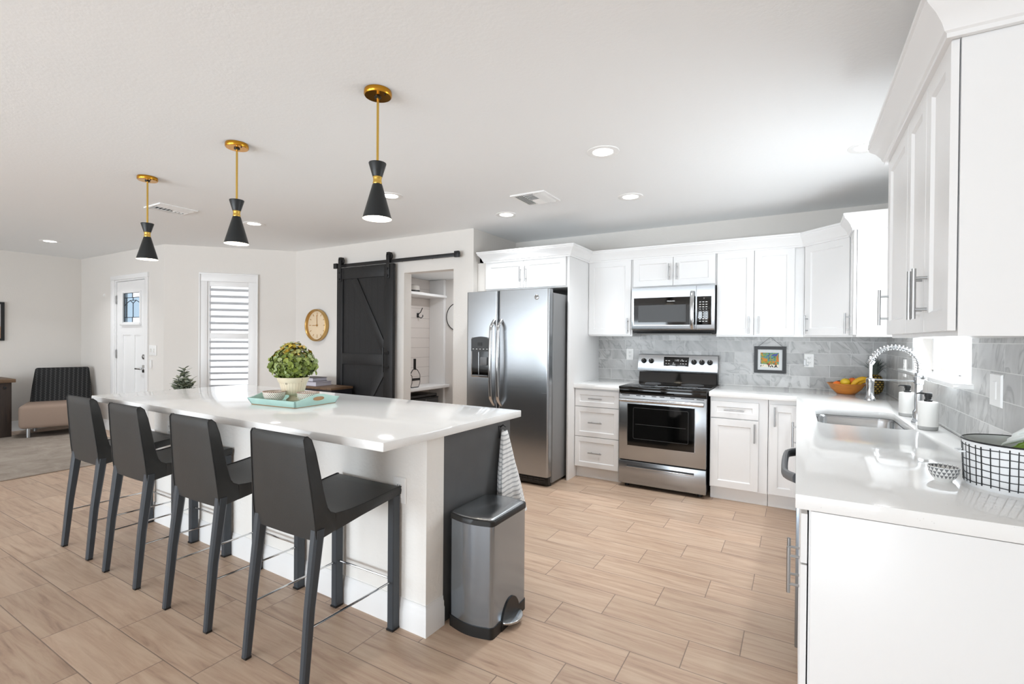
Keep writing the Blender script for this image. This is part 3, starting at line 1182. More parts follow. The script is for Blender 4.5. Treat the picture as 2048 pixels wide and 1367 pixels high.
base(FL, -1.876, -1.424, 'white three-drawer base cabinet left of the range',
     [('drawer', -1.872, -1.428, .70, .862, (-1.655, .783, .135, False)), ('drawer', -1.872, -1.428, .41, .698, (-1.655, .553, .135, False)), ('drawer', -1.872, -1.428, .115, .408, (-1.655, .262, .135, False))])
base(FL, -.634, -.198, 'white base cabinet with drawer over door right of the range',
     [('drawer', -.63, -.262, .70, .842, (-.445, .772, .155, False)), ('door', -.63, -.262, .115, .696, (-.292, .595, .155, True))])
base(FL, -.194, .03, 'narrow white corner base cabinet beside the sink run',
     [('door', -.188, .026, .115, .842, (-.148, .745, .155, True))])
# sink run, u = -y
t = base(FS, -4.39, -2.89, 'white sink base cabinet under the steel sink',
         [('door', -3.84, -3.40, .115, .86, (-3.45, .775, .155, True)), ('door', -3.39, -2.895, .115, .86, None)], depth=.60, top=.66)
t = base(FS, -2.262, -1.612, 'white base cabinet at the near end of the sink worktop',
         [('drawer', -2.262, -1.94, .718, .862, None), ('drawer', -1.938, -1.612, .718, .862, None),
          ('door', -2.262, -1.94, .115, .716, (-1.985, .575, .155, True)), ('door', -1.938, -1.612, .115, .716, (-1.90, .575, .155, True))], depth=.60)
tag(MB().box(.0385, XR - .002, 1.594, 1.610, 0, .876, .001).build('end_panel', M['cab']), 'plain white panel closing the near end of the sink run', 'panel')

# dishwasher
t = thing('dishwasher', 'stainless dishwasher between sink base and end cabinet', 'dishwasher', (.3, 2.575, 0))
MB().box(.03, .60, 2.272, 2.882, .10, .872).build('tub', M['darkgrey'], t)
MB().box(.05, .60, 2.28, 2.875, 0.0, .10).build('toe_kick', M['blackpl'], t)
dr = MB().box(.003, .03, 2.275, 2.88, .11, .868, .004).build('door', M['steelv'], t)
mb = MB()
pts = []
for k in range(17):
    s_ = k / 16
    y = 2.30 + .55 * s_
    bow = min(1, min(s_, 1 - s_) / .16)
    pts.append((0 - .038 * (1 - (1 - bow) ** 2) * (1 if bow < 1 else 1) - .006 * math.sin(PI * s_), y, .79))
mb.tube(pts, .017, 10, flat=(1.2, .8))
mb.build('handle', M['grey'], dr)

# ------------------------------------------------------------------ worktops


def slab(name, outer, holes, z0, z1, m, bev=.003):
    t = bmesh.new()
    edges = []
    for loop in [outer] + holes:
        vs = [t.verts.new((p[0], p[1], z1)) for p in loop]
        for i in range(len(vs)):
            edges.append(t.edges.new((vs[i], vs[(i + 1) % len(vs)])))
    bmesh.ops.triangle_fill(t, use_beauty=True, use_dissolve=False, edges=edges)
    r = bmesh.ops.extrude_face_region(t, geom=list(t.faces))
    bmesh.ops.translate(t, verts=[v for v in r['geom'] if isinstance(v, bmesh.types.BMVert)], vec=(0, 0, z0 - z1))
    bmesh.ops.recalc_face_normals(t, faces=t.faces)
    if bev:
        ed = [e for e in t.edges if len(e.link_faces) == 2 and e.calc_face_angle(0) > .8]
        bmesh.ops.bevel(t, geom=ed, offset=bev, segments=2, affect='EDGES', profile=.5)
    mb = MB()
    mb._add(t)
    return mb.build(name, m, smooth=40)


def rrect(x0, x1, y0, y1, r, n=6):
    pts = []
    for cx, cy, a0 in ((x1 - r, y1 - r, 0), (x0 + r, y1 - r, 90), (x0 + r, y0 + r, 180), (x1 - r, y0 + r, 270)):
        for k in range(n + 1):
            a = R(a0 + 90 * k / n)
            pts.append((cx + r * math.cos(a), cy + r * math.sin(a)))
    return pts


o = slab('worktop', [(-.640, 4.391), (0.0, 4.391), (0.0, 1.5906), (XR - .009, 1.5906), (XR - .009, YW - .009), (-.640, YW - .009)], [rrect(.10, .505, 3.035, 3.735, .07)], .878, CT, M['quartz'])
tag(o, 'glossy white quartz L-shaped worktop with the sink cut-out', 'worktop')
o = slab('worktop', [(-1.877, 4.391), (-1.4165, 4.391), (-1.4165, YW - .009), (-1.877, YW - .009)], [], .878, CT, M['quartz'])
tag(o, 'short white quartz worktop left of the range', 'worktop')

# sink
t = thing('kitchen_sink', 'stainless undermount sink below the window', 'sink', (.30, 3.385, .68))
mb = MB()
rings = []
for ins, z, r in ((-.012, .876, .075), (.0, .8765, .07), (.004, .86, .07), (.010, .72, .065), (.03, .695, .06), (.07, .69, .05)):
    rings.append([(x, y, z) for x, y in rrect(.10 + ins, .505 - ins, 3.035 + ins, 3.735 - ins, r)])
mb.loft(rings, cap=False)
mb.quad(*[p for p in rings[-1]])
mb.build('basin', M['steelp'], t, smooth=50)
MB().lathe([(0, .004), (.02, .003), (.03, .006), (.042, .004), (.044, 0)], c=(.30, 3.385, .690), seg=24).build('drain', M['nickel'], t)

# ------------------------------------------------------------------ faucet
t = thing('kitchen_faucet', 'chrome spring-neck kitchen faucet behind the sink', 'faucet', (.575, 3.33, CT))
fx, fy = .560, 3.33
mb = MB()
mb.lathe([(0, 0), (.030, 0), (.030, .008), (.024, .014), (.024, .06), (.019, .07), (.0165, .075), (.0165, .205), (.021, .21), (.021, .245), (.0165, .25), (.0165, .265), (0, .265)], c=(fx, fy, CT), seg=24)
mb.build('body', M['steelp'], t)
mb = MB()
mb.tube([(fx, fy - .02, CT + .055), (fx, fy - .048, CT + .058)], .009, 12)
mb.tube([(fx, fy - .044, CT + .055), (fx - .004, fy - .055, CT + .10)], .0055, 10)
mb.build('lever', M['steelp'], t)
# spring arc from the body top to the spray head
hx = .351
cx, rr = (fx + hx) / 2, (fx - hx) / 2
zc = CT + .297
arc = [(fx, CT + .25), (fx, CT + .275)] + [(cx + rr * math.cos(a), zc + .105 * math.sin(a)) for a in [PI * k / 28 for k in range(29)]]
arc = [p for p in arc if not (p[0] < hx + .012 and p[1] < zc + .02)]
hose = [(x, fy, z) for x, z in arc] + [(hx + .002, fy, zc - .02), (hx, fy, CT + .22)]
mb = MB()
mb.tube(hose, .0075, 10)
mb.build('hose', M['nickel'], t)


def resample(P, n):
    L = [0]
    for a, b in zip(P, P[1:]):
        L.append(L[-1] + (Vector(b) - Vector(a)).length)
    out = []
    j = 0
    for k in range(n):
        s_ = L[-1] * k / (n - 1)
        while j < len(L) - 2 and L[j + 1] < s_:
            j += 1
        f = (s_ - L[j]) / max(L[j + 1] - L[j], 1e-9)
        out.append(Vector(P[j]).lerp(Vector(P[j + 1]), f))
    return out


sp = resample(hose[:-2], 420)
coil = []
turns = 23
for i, p in enumerate(sp):
    a = sp[min(i + 1, len(sp) - 1)] - sp[max(i - 1, 0)]
    a.normalize()
    w = Vector((0, 1, 0))
    u_ = a.cross(w)
    th = 2 * PI * turns * i / len(sp)
    coil.append(p + .0135 * (math.cos(th) * u_ + math.sin(th) * w))
mb = MB()
mb.tube(coil, .0027, 6)
mb.build('spring', M['chrome'], t)
mb = MB()
mb.tube([sp[-1] + Vector((.006, 0, .008)), sp[-1] + Vector((-.004, 0, -.010))], .0165, 16)
mb.build('spring_collar', M['steelp'], t)
mb = MB()
mb.lathe([(0, 0), (.026, 0), (.027, .004), (.021, .02), (.018, .03), (.0175, .09), (.0195, .095), (.0195, .120), (.012, .125), (0, .125)], c=(hx, fy, CT + .105), seg=24)
mb.build('spray_head', M['steelp'], t)
mb = MB()
mb.tube([(hx, fy, CT + .225), (hx, fy, CT + .35)], .0085, 12)
mb.build('neck', M['steelp'], t)
mb = MB()
mb.tube([(fx, fy, CT + .222), (hx + .012, fy, CT + .222)], .0045, 10)
mb.build('support_arm', M['steelp'], t)

# ------------------------------------------------------------------ refrigerator
t = thing('refrigerator', 'stainless side-by-side refrigerator with ice dispenser', 'refrigerator', (-2.40, 4.4, 0))
MB().box(-2.845, -1.925, 4.03, 4.80, .03, 1.775, .006).build('cabinet_body', M['fridgeside'], t)


def fdoor(x0, x1, z0, z1, nm='door'):
    # slightly bowed front with a rounded outer edge
    mb = MB()
    pts = []
    n = 10
    r = .022
    yf, yb = 3.945, 4.025
    pts.append((x1, yb))
    for k in range(n + 1):
        a = R(90 * k / n)
        pts.append((x1 - r + r * math.cos(a), yf + r - r * math.sin(a)))
    for k in range(n + 1):
        a = R(90 + 90 * k / n)
        pts.append((x0 + r + r * math.cos(a), yf + r - r * math.sin(a)))
    pts.append((x0, yb))
    mb.prism(pts, z0, z1)
    return mb.build(nm, M['steel'], t, smooth=40)


dl_ = fdoor(-2.842, -2.477, .095, 1.807)
dr_ = fdoor(-2.468, -1.932, .095, 1.807)
for par, x in ((dl_, -2.512), (dr_, -2.432)):
    mb = MB()
    pts, rs = [], []
    for k in range(25):
        s_ = k / 24
        z = .715 + .81 * s_
        e = min(s_, 1 - s_) / .07
        out = .055 * min(1, e) + .02 * math.sin(PI * s_)
        pts.append((x, 3.945 - out, z))
        rs.append(.0165)
    mb.tube(pts, rs, 14, flat=(.8, 1.05))
    mb.build('handle', M['steelp'], par)
dp = MB()
dp.use(M['steelp']).box(-2.775, -2.555, 3.935, 3.950, .972, 1.36, .006)
dp.use(M['darkgrey']).prism([(-2.768, 1.225), (-2.562, 1.225), (-2.562, 1.345), (-2.60, 1.362), (-2.665, 1.369), (-2.73, 1.362), (-2.768, 1.345)], 3.925, 3.938, 'y')
dp.use(M['blackgloss']).box(-2.762, -2.568, 3.932, 3.936, .985, 1.225)
dp.use(M['blackpl']).box(-2.69, -2.64, 3.922, 3.930, 1.28, 1.312)
dp.use(M['steelp']).box(-2.682, -2.676, 3.926, 3.934, .99, 1.22)
dp.use(M['grey']).box(-2.66, -2.58, 3.918, 3.934, 1.09, 1.17, .01)
dp.use(M['grey']).box(-2.755, -2.575, 3.915, 3.936, .985, .995, .003)
for kx in range(5):
    dp.use(M['plate']).box(-2.75 + kx * .04, -2.735 + kx * .04, 3.9245, 3.9255, 1.245, 1.25)
dp.build('ice_dispenser', None, dl_)
mb = MB()
mb.use(M['steelp']).lathe([(0, .003), (.016, .003), (.018, .002), (.021, .004), (.023, .002), (.023, 0)], seg=28, mtx=Matrix.Translation((-2.056, 3.945, 1.731)) @ Matrix.Rotation(R(90), 4, 'X'))
mb.build('emblem', None, dr_)
text('emblem_letters', 'GE', .02, M['darkgrey'], dr_, (-2.056, 3.9405, 1.731), ROTF)
mb = MB()
mb.use(M['blackpl']).box(-2.83, -1.94, 3.975, 4.02, .02, .09, .004)
for k in range(14):
    mb.use(M['darkgrey']).box(-2.80 + k * .06, -2.755 + k * .06, 3.970, 3.98, .045, .052)
    mb.use(M['darkgrey']).box(-2.80 + k * .06, -2.755 + k * .06, 3.970, 3.98, .065, .072)
mb.build('grille', None, t)
for x in (-2.0, -2.78):
    MB().box(x - .03, x + .03, 3.98, 4.10, 1.777, 1.80, .006).build('hinge_cover', M['darkgrey'], t)
for x in (-1.965, -2.80):
    for y in (4.045, 4.62):
        MB().lathe([(0, 0), (.022, 0), (.022, .032), (0, .032)], c=(x, y, 0), seg=14).build('foot', M['blackpl'], t)

# ------------------------------------------------------------------ range
t = thing('range_stove', 'stainless electric range with black glass cooktop', 'range', (-1.03, 4.7, 0))
X0, X1 = -1.414, -.652
MB().box(X0 + .004, X1 - .004, 4.41, 5.04, .05, .905).build('cabinet_body', M['blackpl'], t)
mb = MB()
mb.box(X0, X1, 4.362, 5.0, .905, .925, .004)
mb.box(X0 + .002, X1 - .002, 4.368, 4.42, .862, .907, .004)
mb.build('cooktop', M['blackgloss'], t)
for bx, by, br in ((-1.22, 4.58, .10), (-.85, 4.58, .085), (-1.22, 4.83, .075), (-.85, 4.83, .10)):
    MB().tube([(bx + br * math.cos(2 * PI * k / 40), by + br * math.sin(2 * PI * k / 40), .9252) for k in range(40)], .0012, 6, closed=True).build('burner_ring', M['grey'], t)
od = MB().box(X0 + .002, X1 - .002, 4.37, 4.41, .256, .855, .005).build('oven_door', M['steel'], t)
mb = MB()
mb.use(M['steelp'])
for a in ((-1.333, -.745, .385, .39), (-1.333, -.745, .766, .77), (-1.335, -1.33, .385, .77), (-.748, -.743, .385, .77)):
    mb.box(a[0], a[1], 4.366, 4.371, a[2], a[3])
mb.use(M['blackgloss']).box(-1.331, -.747, 4.3675, 4.372, .389, .767)
mb.use(M['darkgrey'])
mb.tube([(x, 4.3668, z) for x, z in rrect(-1.278, -.80, .455, .735, .012, 4)], .0016, 6, closed=True)
mb.use(M['darkgrey']).box(-1.26, -.82, 4.3662, 4.368, .585, .588)
mb.build('oven_window', None, od)
mb = MB()
mb.tube([(X0 + .02, 4.33, .805), (X1 - .02, 4.33, .805)], .0185, 14, flat=(1.0, .75))
for x in (X0 + .045, X1 - .045):
    mb.box(x - .02, x + .02, 4.335, 4.372, .79, .82, .005)
mb.build('handle', M['steelp'], od)
for k, (a, b) in enumerate(((.03, .10), (.16, .2), (.22, .24), (.3, .34), (.37, .41), (.46, .5), (.55, .66), (.68, .74))):
    MB().box(X0 + a, X0 + b, 4.3685, 4.371, .842, .848).build('door_vent_slot', M['blackpl'], od)
dw = MB()
dw.box(X0 + .002, X1 - .002, 4.37, 4.41, .038, .247, .005)
dw = dw.build('storage_drawer', M['steel'], t)
mb = MB()
mb.use(M['steelp']).box(-1.335, -.75, 4.358, 4.371, .188, .20, .004)
mb.use(M['darkgrey']).box(-1.335, -.75, 4.368, 4.372, .2, .212)
mb.build('pull_lip', None, dw)
for x in (X0 + .06, X1 - .06):
    for y in (4.45, 4.95):
        MB().lathe([(0, 0), (.02, 0), (.02, .052), (0, .052)], c=(x, y, 0), seg=14).build('foot', M['blackpl'], t)
bgd = MB()
bgd.use(M['blackpl']).box(X0 + .004, X1 - .004, 5.03, YW - .012, .90, 1.19)
bgd.use(M['blackgloss']).prism([(4.985, .925), (5.005, 1.03), (5.04, 1.03), (5.04, .925)], X0 + .01, X1 - .01, 'x')
bgd = bgd.build('backguard', None, t)
mb = MB()
mb.prism([(4.985, 1.027), (4.978, 1.05), (5.012, 1.198), (5.02, 1.203), (5.06, 1.203), (5.06, 1.027)], X0, X1, 'x')
cp = mb.build('control_panel', M['steel'], bgd)


def cpz(z):
    return 4.978 + (z - 1.05) * (5.012 - 4.978) / .148


for kx in (-1.357, -1.281, -.868, -.795, -.722):
    mt = Matrix.Translation((kx, cpz(1.135), 1.135)) @ Matrix.Rotation(R(90 - 13), 4, 'X')
    mb = MB()
    mb.use(M['blackpl']).lathe([(0, .026), (.019, .026), (.022, .022), (.024, .004), (.026, 0)], seg=24, mtx=mt)
    mb.use(M['blackpl']).box(-.005, .005, -.021, .021, .024, .036, .002, mtx=mt)
    mb.use(M['plate']).box(-.0012, .0012, .004, .02, .036, .0366, mtx=mt)
    mb.build('control_knob', None, cp)
mt = Matrix.Translation((-1.037, cpz(1.135), 1.135)) @ Matrix.Rotation(R(90 - 13), 4, 'X')
mb = MB()
mb.use(M['blackgloss']).box(-.12, .12, -.046, .046, 0, .0025, .001, mtx=mt)
mb.use(M['plate'])
for px_, py_, pw in ((-.095, .008, .018), (-.068, .008, .018), (-.095, -.02, .01), (-.07, -.02, .01), (.045, .008, .008), (.068, .008, .018), (.095, .008, .012), (.045, -.02, .008), (.068, -.02, .016), (.095, -.02, .012), (-.02, -.026, .028), (-.025, -.014, .01)):
    mb.box(px_ - pw / 2, px_ + pw / 2, py_ - .003, py_ + .003, .0025, .0031, mtx=mt)
mb.build('display', None, cp)
text('display_digits', '1:02', .026, M['plate'], cp, (-1.03, cpz(1.148) - .004, 1.148), Matrix.Rotation(R(90 - 13), 4, 'X'))

# ------------------------------------------------------------------ microwave
t = thing('microwave_oven', 'stainless over-the-range microwave with black glass door', 'microwave', (-1.02, 4.9, 1.43))
X0, X1 = -1.40, -.645
mb = MB()
mb.prism([(4.72, 1.445), (4.74, 1.43), (4.78, 1.415), (YW - .012, 1.415), (YW - .012, 1.852), (4.72, 1.852)], X0, X1, 'x')
mb.build('cabinet_body', M['darkgrey'], t)
md = MB()
md.prism([(4.705, 1.445), (4.70, 1.46), (4.70, 1.85), (4.722, 1.85), (4.722, 1.442)], X0, -.8035, 'x')
md = md.build('door', M['steel'], t)
mc = MB()
mc.prism([(4.705, 1.445), (4.70, 1.46), (4.70, 1.85), (4.722, 1.85), (4.722, 1.442)], -.8005, X1, 'x')
mc = mc.build('control_panel', M['steel'], t)
mb = MB()
mb.use(M['steelp']).box(-1.384, -.808, 4.6985, 4.7015, 1.488, 1.757)
mb.use(M['blackgloss']).box(-1.38, -.808, 4.697, 4.7015, 1.492, 1.753)
mb.use(M['darkgrey']).box(-1.335, -.892, 4.6965, 4.699, 1.52, 1.682)
mb.build('door_window', None, md)
text('brand_lettering', 'FRIGIDAIRE', .014, M['plate'], md, (-1.028, 4.6968, 1.716), ROTF)
mb = MB()
pts = [(-.834, 4.70 - .012 - .030 * math.sin(PI * k / 12) ** .6, 1.455 + .345 * k / 12) for k in range(13)]
mb.tube(pts, .019, 12, flat=(1.0, .45))
mb.build('handle', M['steelp'], md)
mb = MB()
mb.use(M['blackgloss']).box(-.797, -.672, 4.6975, 4.7015, 1.492, 1.752, .002)
mb.use(M['plate'])
for r_ in range(9):
    for c_ in range(3):
        wd = .016 if r_ < 3 or r_ > 6 else .006
        xx = -.768 + c_ * .027
        zz = 1.70 - r_ * .022
        mb.box(xx - wd / 2, xx + wd / 2, 4.6968, 4.698, zz - .0025, zz + .0025)
mb.build('keypad', None, mc)
mb = MB()
mb.box(X0 + .03, X1 - .03, 4.76, 5.0, 1.409, 1.416)
mb.build('vent_grille', M['blackpl'], t)

# ------------------------------------------------------------------ island
IB = [(-4.06, 1.70), (-1.439, 1.70), (-1.412, 2.40), (-4.06, 2.40)]
t = thing('kitchen_island', 'long pale kitchen island base with white baseboard', 'island', (-2.7, 2.05, 0))
MB().prism([(-4.06, 1.748), (-1.439, 1.70), (-1.4345, 1.818), (-4.06, 1.86)], 0, IT - .038).build('half_wall', M['islandwall'], t)
MB().prism([(-4.05, 1.855), (-1.437, 1.818), (-1.414, 2.395), (-4.05, 2.395)], .0, IT - .038).build('cabinet_box', M['islanddark'], t)
IBP = [(0, 0), (0.014, 0), (0.014, 0.085), (0.010, 0.092), (0.010, 0.112), (0.006, 0.118), (0.004, 0.136), (0, 0.136)]
MB().sweep([(-4.06, 1.86), (-4.06, 1.748), (-1.439, 1.70), (-1.4345, 1.815)], IBP).build('baseboard', M['trim'], t)
o = slab('island_worktop', [(-1.405, 1.397), (-1.377, 2.461), (-4.132, 2.467), (-4.189, 1.421)][::-1], [], IT - .038, IT, M['quartz'], .004)
tag(o, 'glossy white quartz island top under the three pendants', 'worktop')


def outlet(label, c, F, wide=.078, high=.122, night=False, sw=False):
    t = thing('wall_outlet' if not sw else 'switch_outlet_plate', label, 'outlet', c)
    mb = MB()

    def bx(u0, u1, v0, v1, d0, d1, m, bev=0):
        mb.use(m)
        t_ = bmesh.new()
        A = [t_.verts.new(F(u, v, d0)) for u, v in ((u0, v0), (u1, v0), (u1, v1), (u0, v1))]
        B = [t_.verts.new(F(u, v, d1)) for u, v in ((u0 + bev, v0 + bev), (u1 - bev, v0 + bev), (u1 - bev, v1 - bev), (u0 + bev, v1 - bev))]
        t_.faces.new(A)
        t_.faces.new(B)
        for k in range(4):
            t_.faces.new((A[k], A[(k + 1) % 4], B[(k + 1) % 4], B[k]))
        bmesh.ops.recalc_face_normals(t_, faces=t_.faces)
        mb._add(t_)
    bx(-wide / 2, wide / 2, -high / 2, high / 2, 0, .006, M['plate'], .003)
    mb.build('cover_plate', None, t)
    mb = MB()
    if sw:
        bx(-.017, .017, -.034, .034, .006, .009, M['plate'], .002)
    else:
        for v in (-.02, .02):
            bx(-.016, .016, v - .014, v + .014, .006, .0085, M['plate'], .002)
            bx(-.008, -.005, v - .002, v + .008, .0085, .0088, M['slot'])
            bx(.005, .008, v - .002, v + .007, .0085, .0088, M['slot'])
            bx(-.002, .002, v - .010, v - .006, .0085, .0088, M['slot'])
    mb.build('receptacle', None, t)
    if night:
        mb = MB()
        bx(-.044, -.020, -.045, .012, .006, .03, M['white'], .006)
        bx(-.04, -.004, -.05, -.036, .006, .03, M['white'], .006)
        tag(mb.build('plug_adapter', None), 'tiny white plug adapter in the outlet right of the framed print', 'plug')
    return t


outlet('white outlet on the island side near the trash can', (-1.60, 1.70, .638), Face((-1.60, 1.70, .638), (1, 0, 0), (0, -1, 0)))
outlet('white outlet on the island side behind the farther stools', (-3.815, 1.742, .69), Face((-3.815, 1.742, .69), (1, 0, 0), (0, -1, 0)))
outlet('white outlet on marble tile left of the range', (-1.529, YW - .008, 1.196), Face((-1.529, YW - .008, 1.196), (1, 0, 0), (0, -1, 0)))
outlet('white outlet on marble tile right of the framed print', (.0925, YW - .008, 1.178), Face((.0925, YW - .008, 1.178), (1, 0, 0), (0, -1, 0)), night=True)
outlet('white rocker switch plate on the sink wall nearest the viewer', (XR - .008, 2.48, 1.173), Face((XR - .008, 2.48, 1.173), (0, -1, 0), (-1, 0, 0)), wide=.12, sw=True)
outlet('white outlet on the sink wall beyond the window', (XR - .008, 4.27, 1.17), Face((XR - .008, 4.27, 1.17), (0, -1, 0), (-1, 0, 0)))

# towel on a hook at the island end
t = thing('towel_hook', 'small black hook on the dark island end', 'hook', (-1.417, 2.29, .85))
mb = MB()
mb.box(-1.4195, -1.413, 2.278, 2.302, .80, .868, .002)
mb.tube([(-1.416, 2.29, .86), (-1.395, 2.29, .875), (-1.378, 2.29, .865)], .004, 8)
mb.tube([(-1.416, 2.29, .815), (-1.39, 2.29, .80), (-1.375, 2.29, .815), (-1.372, 2.29, .83)], .004, 8)
mb.build('hook_body', M['blackmetal'], t)
mb = MB()
rings = []
N = 48
for k in range(22):
    s_ = k / 21
    z = .838 - .45 * s_
    ring = []
    for j in range(N):
        th = 2 * PI * j / N
        fold = 1 + (.20 * math.sin(5 * th + 1.0 + s_) + .10 * math.sin(9 * th + 2 * s_)) * min(1, s_ * 2)
        ry = (.022 + .088 * s_ ** .8) * fold
        rx = (.014 + .046 * s_ ** .8) * fold
        cxx = -1.386 + .042 * s_
        ring.append((cxx + rx * math.cos(th), 2.29 + .018 * s_ + ry * math.sin(th), z + .012 * math.cos(th * 2)))
    rings.append(ring)
mb.loft(rings)
tag(mb.build('dish_towel', M['towel'], smooth=80), 'grey and white striped dish towel hanging beside the trash can', 'towel')

# ------------------------------------------------------------------ trash can
t = thing('trash_can', 'brushed steel step trash can with black rims at the island end', 'trash can', (-1.30, 1.98, 0))


def canring(z, ins=0.0, bow=.028):
    x0, x1, y0, y1 = -1.409 + ins, -1.162 - ins, 1.822 + ins, 2.146 - ins
    pts = []
    r = .022
    n = 6
    # near (bowed) side from left to right
    for k in range(13):
        s_ = k / 12
        pts.append((x0 + r + (x1 - x0 - 2 * r) * s_, y0 - bow * math.sin(PI * (0.12 + .76 * s_)) + bow * .37, z))
    for k in range(1, n):
        a = R(-90 + 90 * k / n)
        pts.append((x1 - r + r * math.cos(a), y0 + r + r * math.sin(a), z))
    for k in range(8):
        pts.append((x1, y0 + r + (y1 - y0 - 2 * r) * k / 7, z))
    for k in range(1, n):
        a = R(90 * k / n)
        pts.append((x1 - r + r * math.cos(a), y1 - r + r * math.sin(a), z))
    for k in range(13):
        s_ = 1 - k / 12
        pts.append((x0 + r + (x1 - x0 - 2 * r) * s_, y1 + bow * math.sin(PI * (0.12 + .76 * s_)) - bow * .37, z))
    for k in range(1, n):
        a = R(90 + 90 * k / n)
        pts.append((x0 + r + r * math.cos(a), y1 - r + r * math.sin(a), z))
    for k in range(8):
        pts.append((x0, y1 - r - (y1 - y0 - 2 * r) * k / 7, z))
    for k in range(1, n):
        a = R(180 + 90 * k / n)
        pts.append((x0 + r + r * math.cos(a), y0 + r + r * math.sin(a), z))
    return pts


MB().loft([canring(.048, .003), canring(.509, .003)]).build('body', M['steelv'], t, smooth=50)
MB().loft([canring(0, .0), canring(.05, .0)]).build('base_rim', M['blackpl'], t, smooth=50)
lid = MB()
lid.use(M['blackpl']).loft([canring(.507, -.0005), canring(.530, -.0005), canring(.533, .002)])
lid.use(M['steel'])
lid.loft([canring(.530, .005), canring(.535, .008), canring(.540, .02), canring(.541, .06)])
lid.build('lid', None, t, smooth=40)
mb = MB()
pts = [(1.925 + .085 * math.cos(PI * k / 16), .0 + .125 * math.sin(PI * k / 16)) for k in range(17)]
mb.prism([(1.99 + a - 1.925, b) for a, b in pts], -1.176, -1.1592, 'x')
mb.build('pedal_recess', M['blackpl'], t)
mb = MB()
pts = [(-1.17 + .062 * math.sin(PI * k / 14), 1.99 - .075 * math.cos(PI * k / 14)) for k in range(15)]
mb.prism(pts + [(-1.19, 2.06), (-1.19, 1.92)], .026, .037, 'z', bev=.003)
mb.build('pedal', M['steelp'], t)

# ------------------------------------------------------------------ bar stools


def make_stool(loc, label):
    t = thing('bar_stool', label, 'bar stool', loc, 0, 'charcoal bar stools along the island')

    def hw(z):
        f = min(1, max(0, (z - .66) / .30))
        return .2005 - .028 * f
    # side profiles (y, z), y forward to the island
    rear = [(-.216, .556), (-.226, .64), (-.236, .74), (-.246, .84), (-.253, .92), (-.256, .955)]
    inner = [(-.240, .966), (-.222, .950), (-.207, .90), (-.193, .82), (-.181, .74), (-.173, .70), (-.166, .674), (-.153, .654), (-.128, .641)]
    backp = rear + [(-.250, .966)] + inner + [(-.125, .571)]
    seatp = [(-.13, .571), (-.128, .640), (-.09, .637), (-.05, .636), (.02, .640), (.10, .648), (.17, .656), (.222, .661), (.233, .657), (.237, .645), (.234, .626), (.0, .592)]

    def slabp(prof, nm, m, wf):
        mb = MB()
        xs_ = [-1, -.985, -.95, -.5, 0, .5, .95, .985, 1]
        cy = sum(p[0] for p in prof) / len(prof)
        cz = sum(p[1] for p in prof) / len(prof)
        rings = []
        for s_ in xs_:
            sh = {1: .004, .985: .001}.get(abs(s_), 0.0)
            ring = []
            for y, z in prof:
                d_ = Vector((cy - y, cz - z))
                if d_.length > 1e-6:
                    d_.normalize()
                ring.append((s_ * wf(y, z), y + d_.x * sh + (-.006 * (1 - s_ * s_) if nm == 'backrest' else 0), z + d_.y * sh))
            rings.append(ring)
        mb.loft(rings)
        return mb.build(nm, m, t, world=False, smooth=50)
    bk = slabp(backp, 'backrest', M['leather'], lambda y, z: hw(z))
    st = slabp(seatp, 'seat', M['leather'], lambda y, z: .2005 + .014 * max(0, min(1, (y + .12) / .35)))
    for sg in (-1, 1):
        MB().tube([(sg * (hw(z) - .002), y - .001, z) for y, z in rear + [(-.250, .967)] + inner], .0028, 6).build('piping', M['stitch'], bk, world=False)
        MB().tube([(sg * (.1985 + .014 * max(0, min(1, (y + .12) / .35))), y, z + .001) for y, z in seatp[1:9]], .0026, 6).build('piping', M['stitch'], st, world=False)
    MB().tube([(-.170, -.252, .967), (.170, -.252, .967)], .0028, 6).build('piping', M['stitch'], bk, world=False)
    # legs
    for sg in (-1, 1):
        mb = MB()
        x = sg * .1915
        mb.loft([[(x + a * .019, .2085 + b * .022, z) for a, b in ((-1, -.8), (-.8, -1), (.8, -1), (1, -.8), (1, .8), (.8, 1), (-.8, 1), (-1, .8))] for z in (.008, .62)])
        fl = mb.build('leg', M['legleather'], t, world=False, smooth=40)
        mb = MB()
        rg = []
        for z, yy, xx, w_, dd in ((.008, -.262, .1865, .0145, .016), (.30, -.236, .183, .0165, .019), (.60, -.199, .183, .020, .024)):
            rg.append([(sg * xx + a * w_, yy + b * dd, z) for a, b in ((-1, -.6), (-.6, -1), (.6, -1), (1, -.6), (1, .6), (.6, 1), (-.6, 1), (-1, .6))])
        mb.loft(rg)
        rl = mb.build('leg', M['legleather'], t, world=False, smooth=40)
        MB().box(x - .02, x + .02, .184, .229, 0, .009).build('foot_glide', M['blackpl'], fl, world=False)
        MB().box(sg * .1865 - .015, sg * .1865 + .015, -.275, -.249, 0, .009).build('foot_glide', M['blackpl'], rl, world=False)
        mb = MB()
        mb.tube([(sg * .185, -.243, .225), (sg * .191, .20, .225)], .0048, 8)
        mb.build('footrest', M['chrome'], t, world=False)
    mb = MB()
    mb.tube([(-.19, .205, .232), (.19, .205, .232)], .0048, 8)
    mb.build('footrest', M['chrome'], t, world=False)
    return t


stool = make_stool((-1.797, 1.458, 0), 'charcoal leather bar stool nearest the steel trash can')
dup(stool, (-2.497, 1.472, 0), 0, 'second charcoal bar stool counting from the trash can')
dup(stool, (-3.215, 1.484, 0), 0, 'third charcoal bar stool counting from the trash can')
dup(stool, (-3.850, 1.496, 0), 0, 'farthest charcoal bar stool, nearest the lounge chair')

# ------------------------------------------------------------------ pendants


